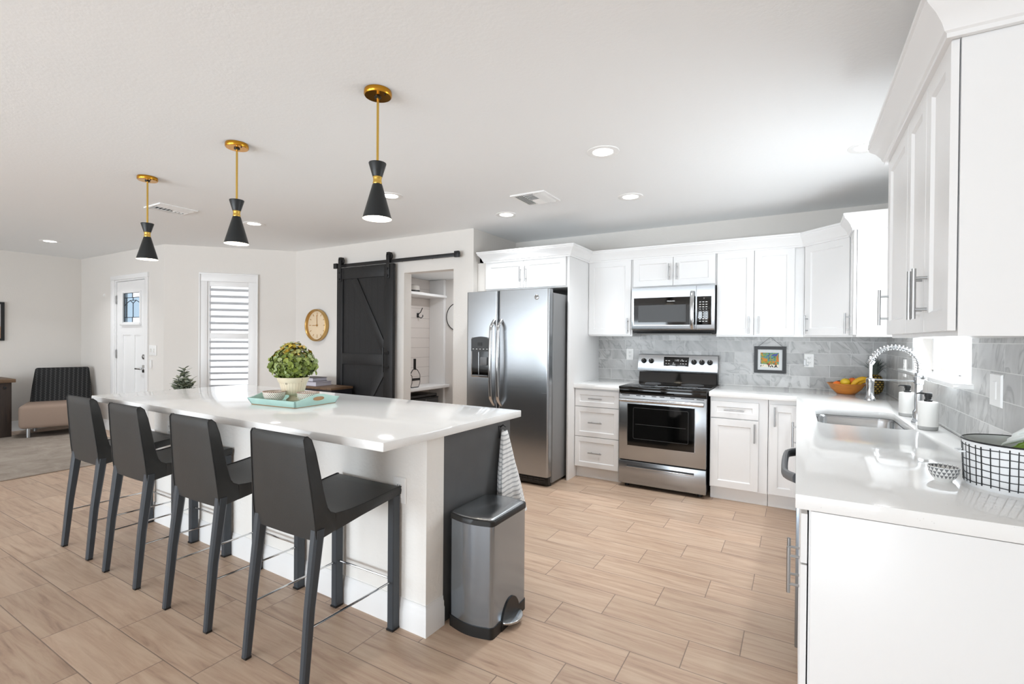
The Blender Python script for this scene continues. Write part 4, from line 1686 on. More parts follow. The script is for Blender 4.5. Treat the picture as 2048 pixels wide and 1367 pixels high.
def make_pendant(loc, label):
    t = thing('pendant_light', label, 'pendant light', loc, 0, 'brass and black pendants over the island')
    mb = MB()
    mb.lathe([(0, 0), (.062, 0), (.064, -.006), (.064, -.020), (.060, -.026), (.0, -.026)], seg=40)
    mb.build('canopy', M['brassdeep'], t, world=False)
    mb = MB()
    mb.lathe([(.016, -.026), (.016, -.032), (.0, -.034)], seg=16)
    mb.tube([(.045, 0, -.0245), (.045, 0, -.03)], .004, 8)
    mb.build('canopy_fitting', M['blackmetal'], t, world=False)
    MB().tube([(0, 0, -.028), (0, 0, -.345)], .0058, 12).build('rod', M['brass'], t, world=False)
    mb = MB()
    mb.lathe([(.0, -.336), (.012, -.338), (.040, -.338), (.0405, -.341), (.0225, -.402), (.019, -.404)], seg=36)
    mb.build('upper_shade', M['shade'], t, world=False)
    mb = MB()
    mb.lathe([(.0, -.400), (.0205, -.401), (.0215, -.404), (.0195, -.412), (.0195, -.424), (.0215, -.432), (.0205, -.436), (0, -.437)], seg=36)
    mb.build('collar', M['brass'], t, world=False)
    mb = MB()
    mb.use(M['shade']).lathe([(.0195, -.435), (.023, -.440), (.0665, -.597), (.0668, -.600)], seg=44)
    mb.use(M['shadein']).lathe([(.0668, -.600), (.0648, -.599), (.0215, -.442), (0, -.440)], seg=44)
    mb.build('lower_shade', None, t, world=False)
    mb = MB()
    mb.sphere((0, 0, -.565), .026, 16, 10)
    mb.build('bulb', M['bulb'], t, world=False)
    return t


pd = make_pendant((-1.713, 1.655, ZC), 'brass and black pendant nearest the viewer over the island')
dup(pd, (-2.924, 1.690, ZC), 0, 'middle brass and black pendant over the island')
dup(pd, (-4.111, 1.720, ZC), 0, 'farthest brass and black pendant over the island')

# ------------------------------------------------------------------ recessed lights and vents


def make_can(loc, label):
    t = thing('recessed_light', label, 'ceiling light', loc, 0, 'recessed ceiling lights')
    mb = MB()
    mb.lathe([(.100, 0), (.098, -.004), (.092, -.006), (.064, -.004), (.060, -.0005)], seg=40)
    mb.build('trim_ring', M['plate'], t, world=False)
    mb = MB()
    mb.lathe([(0, -.002), (.0625, -.002)], seg=32)
    mb.build('diffuser', M['led'], t, world=False)
    lamp = bpy.data.lights.new('downlight', 'AREA')
    lamp.shape = 'DISK'
    lamp.size = .12
    lamp.energy = 6.5
    lamp.spread = R(118)
    lamp.color = (0.94, 0.975, 1.0)
    lo = bpy.data.objects.new('downlight', lamp)
    C.objects.link(lo)
    lo.parent = t
    lo.location = (0, 0, -.008)
    return t


cn = make_can((-1.047, 2.875, ZC), 'largest recessed ceiling light, nearest the viewer over the aisle')
for p, lb in (((-1.178, 3.885), 'recessed ceiling light in front of the microwave, right of the kitchen vent'),
              ((-2.357, 3.895), 'recessed ceiling light in front of the refrigerator'),
              ((-2.880, 2.925), 'recessed ceiling light partly behind the nearest pendant'),
              ((-4.825, 2.968), 'recessed ceiling light right of the middle pendant'),
              ((-7.990, 2.299), 'recessed ceiling light at far left, near the front door'),
              ((.348, 3.564), 'recessed ceiling light half hidden behind the foreground crown moulding')):
    dup(cn, (p[0], p[1], ZC), 0, lb)


def vent(x0, x1, y0, y1, label):
    t = thing('ceiling_vent', label, 'vent', ((x0 + x1) / 2, (y0 + y1) / 2, ZC), 0, 'ceiling air vents')
    mb = MB()
    f = .022
    for a in ((x0, x1, y0, y0 + f), (x0, x1, y1 - f, y1), (x0, x0 + f, y0 + f, y1 - f), (x1 - f, x1, y0 + f, y1 - f)):
        mb.box(a[0], a[1], a[2], a[3], ZC - .010, ZC)
    mb.build('vent_frame', M['plate'], t)
    MB().box(x0 + .01, x1 - .01, y0 + .01, y1 - .01, ZC - .002, ZC - .0005).build('vent_backing', M['grey'], t)
    mb = MB()
    xi0, xi1, yi0, yi1 = x0 + f, x1 - f, y0 + f, y1 - f
    w_ = (xi1 - xi0) / 3
    tl = Matrix.Rotation(R(35), 4, 'Y')
    for k in range(5):
        for sgn, bx_ in ((1, xi0), (-1, xi1)):
            xc = bx_ + sgn * (.01 + k * w_ / 5)
            mb.box(-.010, .010, yi0, yi1, -.0012, .0012, mtx=Matrix.Translation((xc, 0, ZC - .010)) @ Matrix.Rotation(R(40 * sgn), 4, 'Y'))
    for k in range(9):
        yc = yi0 + .01 + k * (yi1 - yi0 - .02) / 8
        mb.box(xi0 + w_, xi1 - w_, -.009, .009, -.0012, .0012, mtx=Matrix.Translation((0, yc, ZC - .010)) @ Matrix.Rotation(R(40 if k < 5 else -40), 4, 'X'))
    mb.build('vent_slat', M['plate'], t)


vent(-2.02, -1.714, 3.39, 3.70, 'white ceiling vent above the kitchen aisle')
vent(-5.09, -4.79, 2.10, 2.41, 'white ceiling vent behind the farthest pendant')

# ------------------------------------------------------------------ barn door and track
t = thing('barn_door', 'black sliding barn door with diagonal brace', 'barn door', (-4.49, 4.15, .02))
BX0, BX1, BZ0, BZ1 = -4.962, -4.016, .02, 2.208
yf, ybk = 4.128, 4.168
mb = MB()
mb.box(BX0 + .01, BX1 - .01, yf + .014, ybk, BZ0, BZ1 - .005)
for k in range(1, 8):
    pass
panel = mb.build('door_panel', M['barn'], t)
mb = MB()
mb.box(BX0, BX0 + .105, yf, ybk + .002, BZ0, BZ1, .003)
mb.box(BX1 - .142, BX1, yf, ybk + .002, BZ0, BZ1, .003)
mb.box(BX0 + .105, BX1 - .142, yf, ybk - .004, 2.066, BZ1, .003)
mb.box(BX0 + .105, BX1 - .142, yf, ybk - .004, 1.022, 1.155, .003)
mb.box(BX0 + .105, BX1 - .142, yf, ybk - .004, BZ0, .17, .003)
mb.build('door_frame', M['barn'], t)
mb = MB()


def brace(p0, p1, w_):
    a, b = Vector(p0), Vector(p1)
    d_ = (b - a)
    d_.normalize()
    n_ = Vector((-d_.y, d_.x)) * w_ / 2
    mb.prism([tuple(a + n_), tuple(a - n_), tuple(b - n_), tuple(b + n_)], yf + .003, ybk - .006, 'y', bev=.002)


brace((-4.662, 2.064), (-4.12, 1.158), .10)
brace((-4.14, 1.020), (-4.70, .172), .10)
mb.build('brace', M['barn'], t)
mb = MB()
for k in range(1, 7):
    x = BX0 + .105 + k * .098
    mb.box(x - .0008, x + .0008, yf + .0132, yf + .0145, .17, 2.066)
mb.build('plank_groove', M['blackpl'], panel)
mb = MB()
mb.tube([(-4.122, 4.085, .952), (-4.122, 4.085, 1.235)], .011, 12)
for z in (1.01, 1.175):
    mb.tube([(-4.122, 4.085, z), (-4.085, 4.128, z)], .009, 10)
    mb.lathe([(0, .008), (.018, .008), (.02, 0)], seg=16, mtx=Matrix.Translation((-4.09, 4.128, z)) @ Matrix.Rotation(R(90), 4, 'X'))
mb.build('handle', M['blackmetal'], t)
for x in (-4.905, -4.092):
    mb = MB()
    mb.box(x - .024, x + .024, 4.118, 4.126, 2.04, 2.32, .002)
    mb.lathe([(0, .03), (.042, .03), (.045, .024), (.038, .015), (.045, .006), (.042, 0), (0, 0)], seg=24, mtx=Matrix.Translation((x, 4.165, 2.297)) @ Matrix.Rotation(R(90), 4, 'X'))
    mb.box(x - .024, x + .024, 4.118, 4.175, 2.30, 2.342, .008)
    for z in (2.07, 2.15):
        mb.lathe([(0, .01), (.012, .01), (.014, 0)], seg=10, mtx=Matrix.Translation((x, 4.118, z)) @ Matrix.Rotation(R(90), 4, 'X'))
    mb.build('hanger', M['blackmetal'], t)
t = thing('barn_door_track', 'black flat rail that the barn door hangs from', 'rail', (-4.05, 4.17, 2.24))
MB().box(-5.03, -3.08, 4.146, 4.154, 2.218, 2.258, .001).build('rail', M['blackmetal'], t)
for x in (-4.98, -4.55, -3.95, -3.50, -3.13):
    MB().tube([(x, 4.154, 2.238), (x, YB, 2.238)], .011, 12).build('standoff', M['blackmetal'], t)
for x in (-5.01, -3.12):
    MB().box(x - .03, x + .03, 4.135, 4.165, 2.21, 2.275, .004).build('end_stop', M['blackmetal'], t)
# opening jamb
mb = MB()
mb.box(OX0, OX0 + .012, YB - .002, YB + .12, 0, OZ)
mb.box(OX1 - .012, OX1, YB - .002, YB + .12, 0, OZ)
mb.box(OX0 + .012, OX1 - .012, YB - .002, YB + .12, OZ - .012, OZ)
struct(mb.build('trim_3', M['wall']), 'plain lining of the closet opening', 'jamb')

# ------------------------------------------------------------------ closet fittings
t = thing('closet_bench', 'white built-in bench with open cubby in the closet', 'bench', (-4.3, 4.9, 0))
MB().box(XCL + .003, -4.17, YB + .124, YCB - .003, .67, .71, .003).build('seat_board', M['trim'], t)
MB().box(XCL + .003, -4.245, YCB - .05, YCB - .003, 0, 2.16).build('side_panel', M['trim'], t)
MB().box(XCL + .003, -4.17, YB + .124, YB + .14, 0, .67).build('side_panel', M['trim'], t)
tag(MB().box(XCL + .003, -4.185, YB + .124, YCB - .053, 1.905, 1.938, .003).build('closet_shelf', M['trim']), 'white shelf high on the closet shiplap wall', 'shelf')
t = thing('sun_hat', 'pale felt hat with black band on the closet shelf', 'hat', (-4.33, 4.83, 1.939))
mb = MB()
mb.lathe([(0, .10), (.05, .105), (.078, .09), (.085, .03), (.085, .012), (.15, .006), (.15, 0), (0, 0)], c=(-4.33, 4.83, 1.939), seg=32, sx=.9)
mb.build('crown_and_brim', M['hat'], t)
MB().lathe([(.0865, .012), (.0865, .032)], c=(-4.33, 4.83, 1.939), seg=32, sx=.9).build('hat_band', M['blackpl'], t)
t = thing('coat_hook', 'dark double coat hook on the closet shiplap wall', 'hook', (XCL, 5.11, 1.67))
mb = MB()
mb.box(XCL, XCL + .006, 5.085, 5.125, 1.63, 1.69, .002)
mb.tube([(XCL + .004, 5.105, 1.67), (XCL + .05, 5.105, 1.70), (XCL + .085, 5.105, 1.76)], .006, 8)
mb.tube([(XCL + .004, 5.105, 1.65), (XCL + .06, 5.105, 1.62), (XCL + .09, 5.105, 1.64), (XCL + .09, 5.105, 1.665)], .006, 8)
mb.build('hook_body', M['blackmetal'], t)


def paddle(label, c, wd, ht, hnd, band):
    t = thing('pickleball_paddle', label, 'paddle', c)
    cx_, cy_, cz_ = c
    pts = [(0.02, ht), (.05, ht - .02), (wd / 2, ht * .66), (wd / 2, .06), (wd * .36, 0), (-wd * .36, 0), (-wd / 2, .06), (-wd / 2, ht * .66), (-.05, ht - .02), (-.02, ht)]
    mb = MB()
    mb.prism([(cy_ + a, cz_ + b) for a, b in pts], cx_ - .006, cx_ + .006, 'x')
    mb.build('blade', M['shiplap'], t)
    mb = MB()
    mb.tube([(cx_ + .004, cy_ + a, cz_ + b) for a, b in pts], .0055, 8, closed=True)
    mb.build('edge_guard', M['blackpl'], t)
    if hnd:
        MB().tube([(cx_, cy_, cz_ + ht - .01), (cx_, cy_, cz_ + ht + .13)], .017, 12).build('handle', M['blackpl'], t)
    if band:
        MB().box(cx_ + .005, cx_ + .009, cy_ - wd / 2 + .01, cy_ + wd / 2, cz_ + .085, cz_ + .115).build('stripe', M['blackpl'], t)


paddle('paddle standing handle-up on the closet bench', (-4.24, 4.76, .717), .19, .235, True, True)
paddle('paddle lying in front, cut off by the opening edge', (-4.20, 4.55, .717), .22, .22, False, False)
t = thing('storage_basket', 'black storage basket under the closet bench', 'basket', (-4.28, 4.75, 0.3))
mb = MB()
mb.box(-4.46, -4.15, 4.37, 5.13, .30, .56, .008)
mb.build('basket_body', M['darkgrey'], t)
mb = MB()
for z in (.565,):
    mb.tube([(-4.155, 4.375, z), (-4.155, 5.125, z), (-4.455, 5.125, z), (-4.455, 4.375, z)], .01, 8, closed=True)
mb.box(-4.455, -4.16, 4.38, 5.12, .58, .615, .01)
mb.build('basket_lid', M['blackpl'], t)
mb = MB()
for y in (4.62, 4.88):
    mb.box(-4.152, -4.147, y - .002, y + .002, .30, .555)
    mb.sphere((-4.145, y - .13, .50), .010, 10, 6)
mb.build('stitching', M['concrete'], t)
tag(MB().box(-4.46, -4.15, 4.36, 5.14, 0.0, .298).build('shoe_box', M['darkgrey']), 'dark box beneath the storage basket in the closet', 'box')
t = thing('round_mirror', 'round mirror with thin dark rim on the closet back wall', 'mirror', (-4.06, YCB, 1.645))
mtm = Matrix.Translation((-4.035, YCB, 1.645)) @ Matrix.Rotation(R(90), 4, 'X')
MB().lathe([(0, .008), (.185, .008), (.185, 0)], seg=48, mtx=mtm).build('mirror_glass', M['ceramic'], t)
mb = MB()
mb.tube([(-4.035 + .19 * math.cos(2 * PI * k / 48), YCB - .008, 1.645 + .19 * math.sin(2 * PI * k / 48)) for k in range(48)], .006, 8, closed=True)
mb.build('mirror_rim', M['blackmetal'], t)
tag(MB().lathe([(0, -.012), (.05, -.01), (.075, -.002), (.075, 0)], c=(-3.55, 4.95, ZCC), seg=28).build('closet_ceiling_light', M['grey']), 'small round ceiling light inside the closet', 'ceiling light')
cl = bpy.data.lights.new('closet_fill_light', 'AREA')  # fill added to brighten the closet; the round fixture itself stays unlit grey
cl.shape = 'DISK'
cl.size = .12
cl.energy = 6.0
cl.color = (.93, .96, 1.0)
clo = bpy.data.objects.new('closet_fill_light', cl)
C.objects.link(clo)
clo.location = (-3.55, 4.95, ZCC - .016)

# ------------------------------------------------------------------ wall clock
t = thing('wall_clock', 'round gold wall clock with a cream face', 'clock', (-5.41, YB, 1.505))
mt = Matrix.Translation((-5.41, YB, 1.505)) @ Matrix.Rotation(R(90), 4, 'X')
MB().lathe([(.205, .0), (.212, .03), (.208, .055), (.198, .058), (.190, .05), (.186, .02)], seg=56, mtx=mt).build('case', M['goldrim'], t)
MB().lathe([(0, .02), (.19, .02), (.19, .0)], seg=48, mtx=mt).build('dial', M['clockface'], t)
mb = MB()
for k in range(12):
    a = 2 * PI * k / 12
    ln = .03 if k % 3 else .045
    mb.box(-.003, .003, .165 - ln, .165, .0205, .022, mtx=mt @ Matrix.Rotation(a, 4, 'Z'))
mb.build('hour_marks', M['brassdeep'], t)
mb = MB()
mb.box(-.003, .003, -.02, .13, .024, .026, mtx=mt @ Matrix.Rotation(R(2), 4, 'Z'))
mb.box(-.003, .003, -.02, .09, .026, .028, mtx=mt @ Matrix.Rotation(R(92), 4, 'Z'))
mb.lathe([(0, .03), (.008, .03), (.008, .02)], seg=12, mtx=mt)
mb.build('clock_hand', M['brassdeep'], t)

# ------------------------------------------------------------------ side table with books
t = thing('side_table', 'dark side table against the wall by the barn door', 'side table', (-5.0, 3.98, 0))
MB().box(-5.40, -4.632, 3.78, 4.10, .735, .762, .002).build('table_top', M['rustictop'], t)
MB().box(-5.39, -4.64, 3.79, 4.09, .62, .735).build('apron', M['navywood'], t)
for x in (-5.36, -4.665):
    for y in (3.82, 4.06):
        MB().box(x - .025, x + .025, y - .025, y + .025, 0, .62).build('leg', M['navywood'], t)


def book(label, x0, x1, y0, y1, z0, z1, cm):
    t = thing('book', label, 'book', ((x0 + x1) / 2, (y0 + y1) / 2, z0), R(0), 'books on the side table')
    mb = MB()
    mb.box(x0, x1, y0, y1, z0, z0 + .004)
    mb.box(x0, x1, y0, y1, z1 - .004, z1)
    mb.box(x0, x0 + .004, y0, y1, z0, z1)
    mb.build('cover', cm, t)
    MB().box(x0 + .004, x1 - .006, y0 + .005, y1 - .005, z0 + .004, z1 - .004).build('pages', M['paper'], t)


book('thick lavender book, bottom of the stack on the side table', -5.26, -4.95, 3.82, 4.05, .762, .812, M['booklav'])
book('dark slim book lying on top of the lavender book', -5.27, -5.02, 3.83, 4.04, .813, .858, M['bookdark'])

# ------------------------------------------------------------------ foliage helper


def leaves(pts, size, m, name, parent, ratio=.62, curl=.25, lay=None):
    """pts: list of (pos, outward normal, value, size factor)"""
    bm = bmesh.new()
    lyr = bm.verts.layers.float.new('leaf')
    for p, nrm, val, f in pts:
        nrm = Vector(nrm).normalized()
        up = Vector((random.uniform(-1, 1), random.uniform(-1, 1), random.uniform(-.2, 1.2)))
        d_ = up - nrm * up.dot(nrm)
        if lay is not None:
            d_ = Vector(lay(p, nrm))
        d_.normalize()
        w_ = nrm.cross(d_)
        w_.normalize()
        L = size * f
        Wd = L * ratio * .5
        p = Vector(p)
        st = [(0, 0, 0), (.25, .8, .02), (.55, 1.0, .05), (.82, .7, .03), (1, 0, -.05)]
        mid = [p + d_ * (L * a) + nrm * (curl * L * (c + .10 * math.sin(a * 3))) for a, b, c in st]
        rows = []
        for (a, b, c), mm in zip(st, mid):
            if b == 0:
                rows.append([bm.verts.new(mm)])
            else:
                rows.append([bm.verts.new(mm - w_ * Wd * b + nrm * curl * L * .22), bm.verts.new(mm), bm.verts.new(mm + w_ * Wd * b + nrm * curl * L * .22)])
        for r_ in rows:
            for v in r_:
                v[lyr] = val
        for A, B in zip(rows, rows[1:]):
            if len(A) == 1:
                bm.faces.new((A[0], B[0], B[1]))
                bm.faces.new((A[0], B[1], B[2]))
            elif len(B) == 1:
                bm.faces.new((A[0], A[1], B[0]))
                bm.faces.new((A[1], A[2], B[0]))
            else:
                bm.faces.new((A[0], A[1], B[1], B[0]))
                bm.faces.new((A[1], A[2], B[2], B[1]))
    bm.transform(INV[parent.name])
    me = bpy.data.meshes.new(name)
    bm.to_mesh(me)
    bm.free()
    me.materials.append(m)
    me.polygons.foreach_set('use_smooth', [True] * len(me.polygons))
    o = bpy.data.objects.new(name, me)
    C.objects.link(o)
    o.parent = parent
    INV[o.name] = INV[parent.name]
    return o


# ------------------------------------------------------------------ tray with urn plant and bowls
TZ = IT
tr = thing('serving_tray', 'aqua painted wooden tray on the island', 'tray', (-2.70, 1.925, TZ), R(4))


def tl(x, y, z):
    return Vector((-2.70 + x * math.cos(R(4)) - y * math.sin(R(4)), 1.925 + x * math.sin(R(4)) + y * math.cos(R(4)), TZ + z))


mb = MB()
hx_, hy_ = .190, .150
mb.box(-hx_, hx_, -hy_, hy_, 0.002, .010)
mb.build('tray_base', M['teal'], tr, world=False)
mb = MB()


def wallpanel(P0, P1, prof):
    """flared side from P0 to P1 (bottom corners, outward flare), prof(s)=height"""
    n = 16
    inn, out = [], []
    d_ = (P1 - P0).normalized()
    o_ = Vector((d_.y, -d_.x, 0))
    A, B, Cc, Dd = [], [], [], []
    for k in range(n + 1):
        s_ = k / n
        h = prof(s_)
        fl = .45 * h
        p = P0.lerp(P1, s_) + d_ * ((s_ - .5) * 2 * fl)
        A.append(tuple(P0.lerp(P1, s_) + Vector((0, 0, .0))))
        B.append(tuple(p + o_ * fl + Vector((0, 0, h))))
        Cc.append(tuple(p + o_ * (fl - .008) + Vector((0, 0, h))))
        Dd.append(tuple(P0.lerp(P1, s_) - o_ * .008 + Vector((0, 0, .0))))
    mb.loft([[A[k], B[k], Cc[k], Dd[k]] for k in range(n + 1)])


q0, q1, q2, q3 = (Vector((-hx_, -hy_, .0)), Vector((hx_, -hy_, .0)), Vector((hx_, hy_, .0)), Vector((-hx_, hy_, .0)))
wallpanel(q0, q1, lambda s_: .042)
wallpanel(q1, q2, lambda s_: .042 + .030 * math.sin(PI * s_) ** 2)
wallpanel(q2, q3, lambda s_: .042)
wallpanel(q3, q0, lambda s_: .042 + .030 * math.sin(PI * s_) ** 2)
mb.build('tray_side', M['teal'], tr, world=False)
mb = MB()
for sg in (-1, 1):
    pts = [(sg * (hx_ + .024), .038 * math.cos(2 * PI * k / 24), .045 + .010 * math.sin(2 * PI * k / 24)) for k in range(24)]
    mb.tube(pts, .0025, 6, closed=True)
    mb.prism([(p[1], p[2]) for p in pts], sg * (hx_ + .014), sg * (hx_ + .0235), 'x')
mb.build('handle_slot', M['trayedge'], tr, world=False)
mb = MB()
ps = [q0, q1, q2, q3]
mb.tube([tuple(p + Vector((0, 0, .003))) for p in ps], .003, 6, closed=True)
mb.build('worn_edge', M['trayedge'], tr, world=False)

ux, uy, uz = -2.765, 1.965, TZ + .010
t = thing('potted_topiary', 'round leafy green plant in a cream footed urn', 'plant', (ux, uy, uz))
prof = [(0, 0), (.040, 0), (.042, .008), (.036, .014), (.026, .022), (.023, .032), (.030, .038), (.056, .042), (.066, .05), (.072, .075), (.080, .11), (.083, .118), (.088, .122), (.095, .146), (.097, .150), (.090, .150), (.084, .135), (0, .135)]
mb = MB()
mb.lathe(prof, c=(ux, uy, uz), seg=44)
mb.build('urn', M['cream'], t, smooth=40)
MB().lathe([(0, .136), (.083, .136)], c=(ux, uy, uz), seg=24).build('soil', M['soil'], t)
fc = Vector((ux, uy, uz + .215))
P = []
for k in range(1400):
    v = Vector((random.gauss(0, 1), random.gauss(0, 1), random.gauss(0, 1))).normalized()
    r_ = random.uniform(.72, 1.0)
    hx2 = .142
    e = Vector((v.x * hx2, v.y * hx2, v.z * (.118 if v.z > 0 else .075))) * r_
    if v.z > .75:
        e.z += .038 * (v.z - .75) / .25
    val = random.uniform(.08, .72)
    if v.z > .68 or (v.z > .3 and random.random() < .08):
        val = random.uniform(.60, .98)
    nn = (v + Vector((random.uniform(-.5, .5), random.uniform(-.5, .5), random.uniform(-.3, .7)))).normalized()
    P.append((fc + e, nn, val, random.uniform(.7, 1.25)))
leaves(P, .034, M['leaf'], 'foliage', t, ratio=.80, curl=.4)
MB().sphere(tuple(fc + Vector((0, 0, .0))), .085, 16, 10, (1, 1, .8)).build('stem_ball', M['leaf'], t)


def dotbowl(c, r, h, label, handle=True):
    t = thing('ceramic_cup', label, 'bowl', c, 0, 'black-dotted cups on the tray')
    mb = MB()
    pr = [(0, 0), (.45 * r, 0), (.50 * r, .004), (.78 * r, .30 * h), (.93 * r, .6 * h), (r, h), (.95 * r, h), (.86 * r, .55 * h), (.70 * r, .3 * h), (.3 * r, .1 * h), (0, .09 * h)]
    mb.lathe(pr, seg=36)
    mb.build('bowl', M['dots'], t, world=False, smooth=50)
    mb = MB()
    mb.tube([(.975 * r * math.cos(2 * PI * k / 36), .975 * r * math.sin(2 * PI * k / 36), h) for k in range(36)], .0018, 6, closed=True)
    mb.build('rim', M['rim'], t, world=False)
    if handle:
        mb = MB()
        mb.tube([(-.93 * r, 0, .75 * h), (-1.22 * r, 0, .72 * h), (-1.24 * r, 0, .5 * h), (-.88 * r, 0, .45 * h)], .005, 8)
        mb.build('cup_handle', M['ceramic'], t, world=False)
    return t


dotbowl((-2.775, 1.842, TZ + .0105), .066, .068, 'dotted cup on the tray in front of the urn')
dotbowl((-2.605, 1.955, TZ + .0105), .066, .062, 'dotted cup on the tray right of the urn', False)

# ------------------------------------------------------------------ living area
t = thing('lounge_chair', 'armless taupe lounge chair with black patterned back', 'chair', (-8.77, 2.63, 0.012), R(-22))


def lc(mb):
    return mb


# local: +x is the front, width along y
mb = MB()
mb.box(-.34, .32, -.37, .33, .115, .42, .05, 5)
mb.build('seat', M['beige'], t, world=False)
mb = MB()
rg = []
for z, x_, w_, th in ((.36, -.225, .325, .075), (.60, -.275, .310, .065), (.80, -.315, .290, .05), (.86, -.325, .282, .042), (.875, -.328, .268, .025)):
    rg.append([(x_ + a * th, b * w_, z) for a, b in ((1, -.93), (.7, -1), (-.7, -1), (-1, -.93), (-1, .93), (-.7, 1), (.7, 1), (1, .93))])
mb.loft(rg)
mb.build('backrest', M['chairback'], t, world=False, smooth=60)
for x_ in (-.27, .26):
    for y_ in (-.28, .28):
        MB().tube([(x_, y_, 0), (x_, y_, .12)], .022, 14).build('leg', M['nickel'], t, world=False)

mb = MB()
mb.box(-9.0, -6.295, -.9, 2.84, .0015, .011, .003)
tag(mb.build('area_rug', M['rug']), 'worn taupe area rug under the lounge chair', 'rug')

t = thing('sideboard', 'rustic dark wood sideboard at the left edge of the photo', 'sideboard', (-9.15, 1.5, 0.0))
MB().box(-9.44, -8.86, .75, 2.215, .722, .767, .005).build('top', M['rustictop'], t)
for y in (.83, 2.115):
    for x in (-9.38, -8.93):
        MB().box(x - .045, x + .045, y - .065, y + .065, .0115 if x > -9.05 else .0, .722, .004).build('leg', M['rustic'], t)
MB().box(-9.42, -8.90, .90, 2.05, .10, .715).build('cabinet_box', M['rustic'], t)
for y0_, y1_ in ((.91, 1.47), (1.48, 2.04)):
    dd = MB()
    dd.box(-8.905, -8.885, y0_, y1_, .12, .70, .003)
    dd.build('door', M['rustic'], t)
mb = MB()
mb.lathe([(0, .014), (.016, .012), (.018, 0)], seg=12, mtx=Matrix.Translation((-8.885, 2.115, .66)) @ Matrix.Rotation(R(90), 4, 'Y'))
mb.build('bolt', M['blackmetal'], t)

t = thing('framed_picture', 'black framed picture cut off by the left photo edge', 'picture', (XL, 1.85, 1.53))
mb = MB()
for a in ((1.40, 2.24, 1.765, 1.795), (1.40, 2.24, 1.265, 1.295), (1.40, 1.43, 1.295, 1.765), (2.205, 2.24, 1.295, 1.765)):
    mb.box(XL + .001, XL + .03, a[0], a[1], a[2], a[3])
mb.build('frame', M['frame'], t)
MB().box(XL + .002, XL + .012, 1.42, 2.21, 1.29, 1.77).build('print', M['abstract'], t)

# plant by the shuttered window
px_, py_ = -6.36, 3.035
t = thing('potted_plant', 'grey-green leafy plant beside the shuttered window', 'plant', (px_, py_, 0))
MB().lathe([(0, 0), (.10, 0), (.13, .26), (.135, .28), (.12, .28), (.11, .24), (0, .24)], c=(px_, py_, 0), seg=28).build('pot', M['concrete'], t)
mb = MB()
P = []
for k in range(7):
    a = 2 * PI * k / 7 + .3
    lean = .03 + .055 * random.random()
    top = .74 + .14 * random.random() - .18 * lean
    if k == 0:
        lean, top = .02, .955
    tip = Vector((px_ + lean * math.cos(a), py_ + lean * math.sin(a), top))
    bs = Vector((px_ + .03 * math.cos(a), py_ + .03 * math.sin(a), .24))
    mb.tube([tuple(bs), tuple(bs.lerp(tip, .5) + Vector((0, 0, .02))), tuple(tip)], [.006, .005, .003], 6)
    for j in range(64):
        s_ = .25 + .75 * j / 63
        th = j * 2.4
        v = Vector((math.cos(th), math.sin(th), .35 + .6 * s_ * s_))
        P.append((bs.lerp(tip, s_), v, random.random(), random.uniform(.7, 1.1)))
mb.build('stem', M['stem'], t)


def lay(p, n_):
    return (n_.x, n_.y, .45 + random.uniform(-.2, .4))


P = [(p, Vector((-v.x * .5, -v.y * .5, 1.0)), val, f) for p, v, val, f in P for _ in (0,)]
dirs = {}
bmP = []
_it = iter(range(10 ** 6))


def lay2(p, n_):
    th = next(_it) * 2.4
    return (math.cos(th), math.sin(th), .35 + random.uniform(-.15, .35))


leaves([(p, (random.uniform(-.4, .4), random.uniform(-.4, .4), 1), val, f) for p, n_, val, f in P],   .100, M['sage'], 'foliage', t, ratio=.46, curl=.15, lay=lay2)

# ------------------------------------------------------------------ things on the sink worktop
t = thing('framed_print', 'small black framed colourful print hung on marble tile', 'picture', (-.216, YW - .02, 1.17))
mb = MB()
fx0, fx1, fz0, fz1 = -.347, -.085, 1.052, 1.299
yb_ = YW - .009
for a in ((fx0, fx1, fz1 - .029, fz1), (fx0, fx1, fz0, fz0 + .029), (fx0, fx0 + .030, fz0 + .029, fz1 - .029), (fx1 - .030, fx1, fz0 + .029, fz1 - .029)):
    mb.box(a[0], a[1], yb_ - .02, yb_, a[2], a[3])
mb.build('frame', M['frame'], t)
mb = MB()
mb.box(fx0 + .027, fx1 - .027, yb_ - .010, yb_ - .002, fz0 + .027, fz1 - .027)
mb.build('mat_board', M['mat'], t)
MB().box(fx0 + .054, fx1 - .058, yb_ - .0112, yb_ - .0095, fz0 + .054, fz1 - .058).build('print', M['art'], t)
mb = MB()
mb.tube([(fx0 + .035, yb_ - .008, fz1), (-.214, yb_ - .004, 1.384), (fx1 - .03, yb_ - .008, fz1)], .0012, 6)
mb.build('hanging_cord', M['frame'], t)

# fruit bowl
fbx, fby = .352, 4.855
t = thing('fruit_bowl', 'wide orange wooden bowl of fruit in the worktop corner', 'bowl', (fbx, fby, CT))
mb = MB()
mb.lathe([(0, 0), (.062, 0), (.07, .006), (.105, .04), (.128, .078), (.138, .084), (.133, .087), (.122, .080), (.098, .045), (.06, .014), (0, .012)], c=(fbx, fby, CT), seg=44, sx=1.0, sy=.95)
mb.build('bowl_body', M['woodbowl'], t, smooth=60)


def orb(name, label, cat, c, r, m, sc3=(1, 1, 1), rot=None, stem=True):
    t = thing(name, label, cat, c, 0, 'fruit in the orange bowl')
    mb = MB()
    mb.sphere(c, r, 24, 14, sc3, rot)
    mb.build('skin', m, t)
    if stem:
        MB().sphere((c[0] + .1 * r, c[1] - .2 * r, c[2] + r * .95 * sc3[2]), r * .10, 8, 6).build('stem', M['stem'], t)


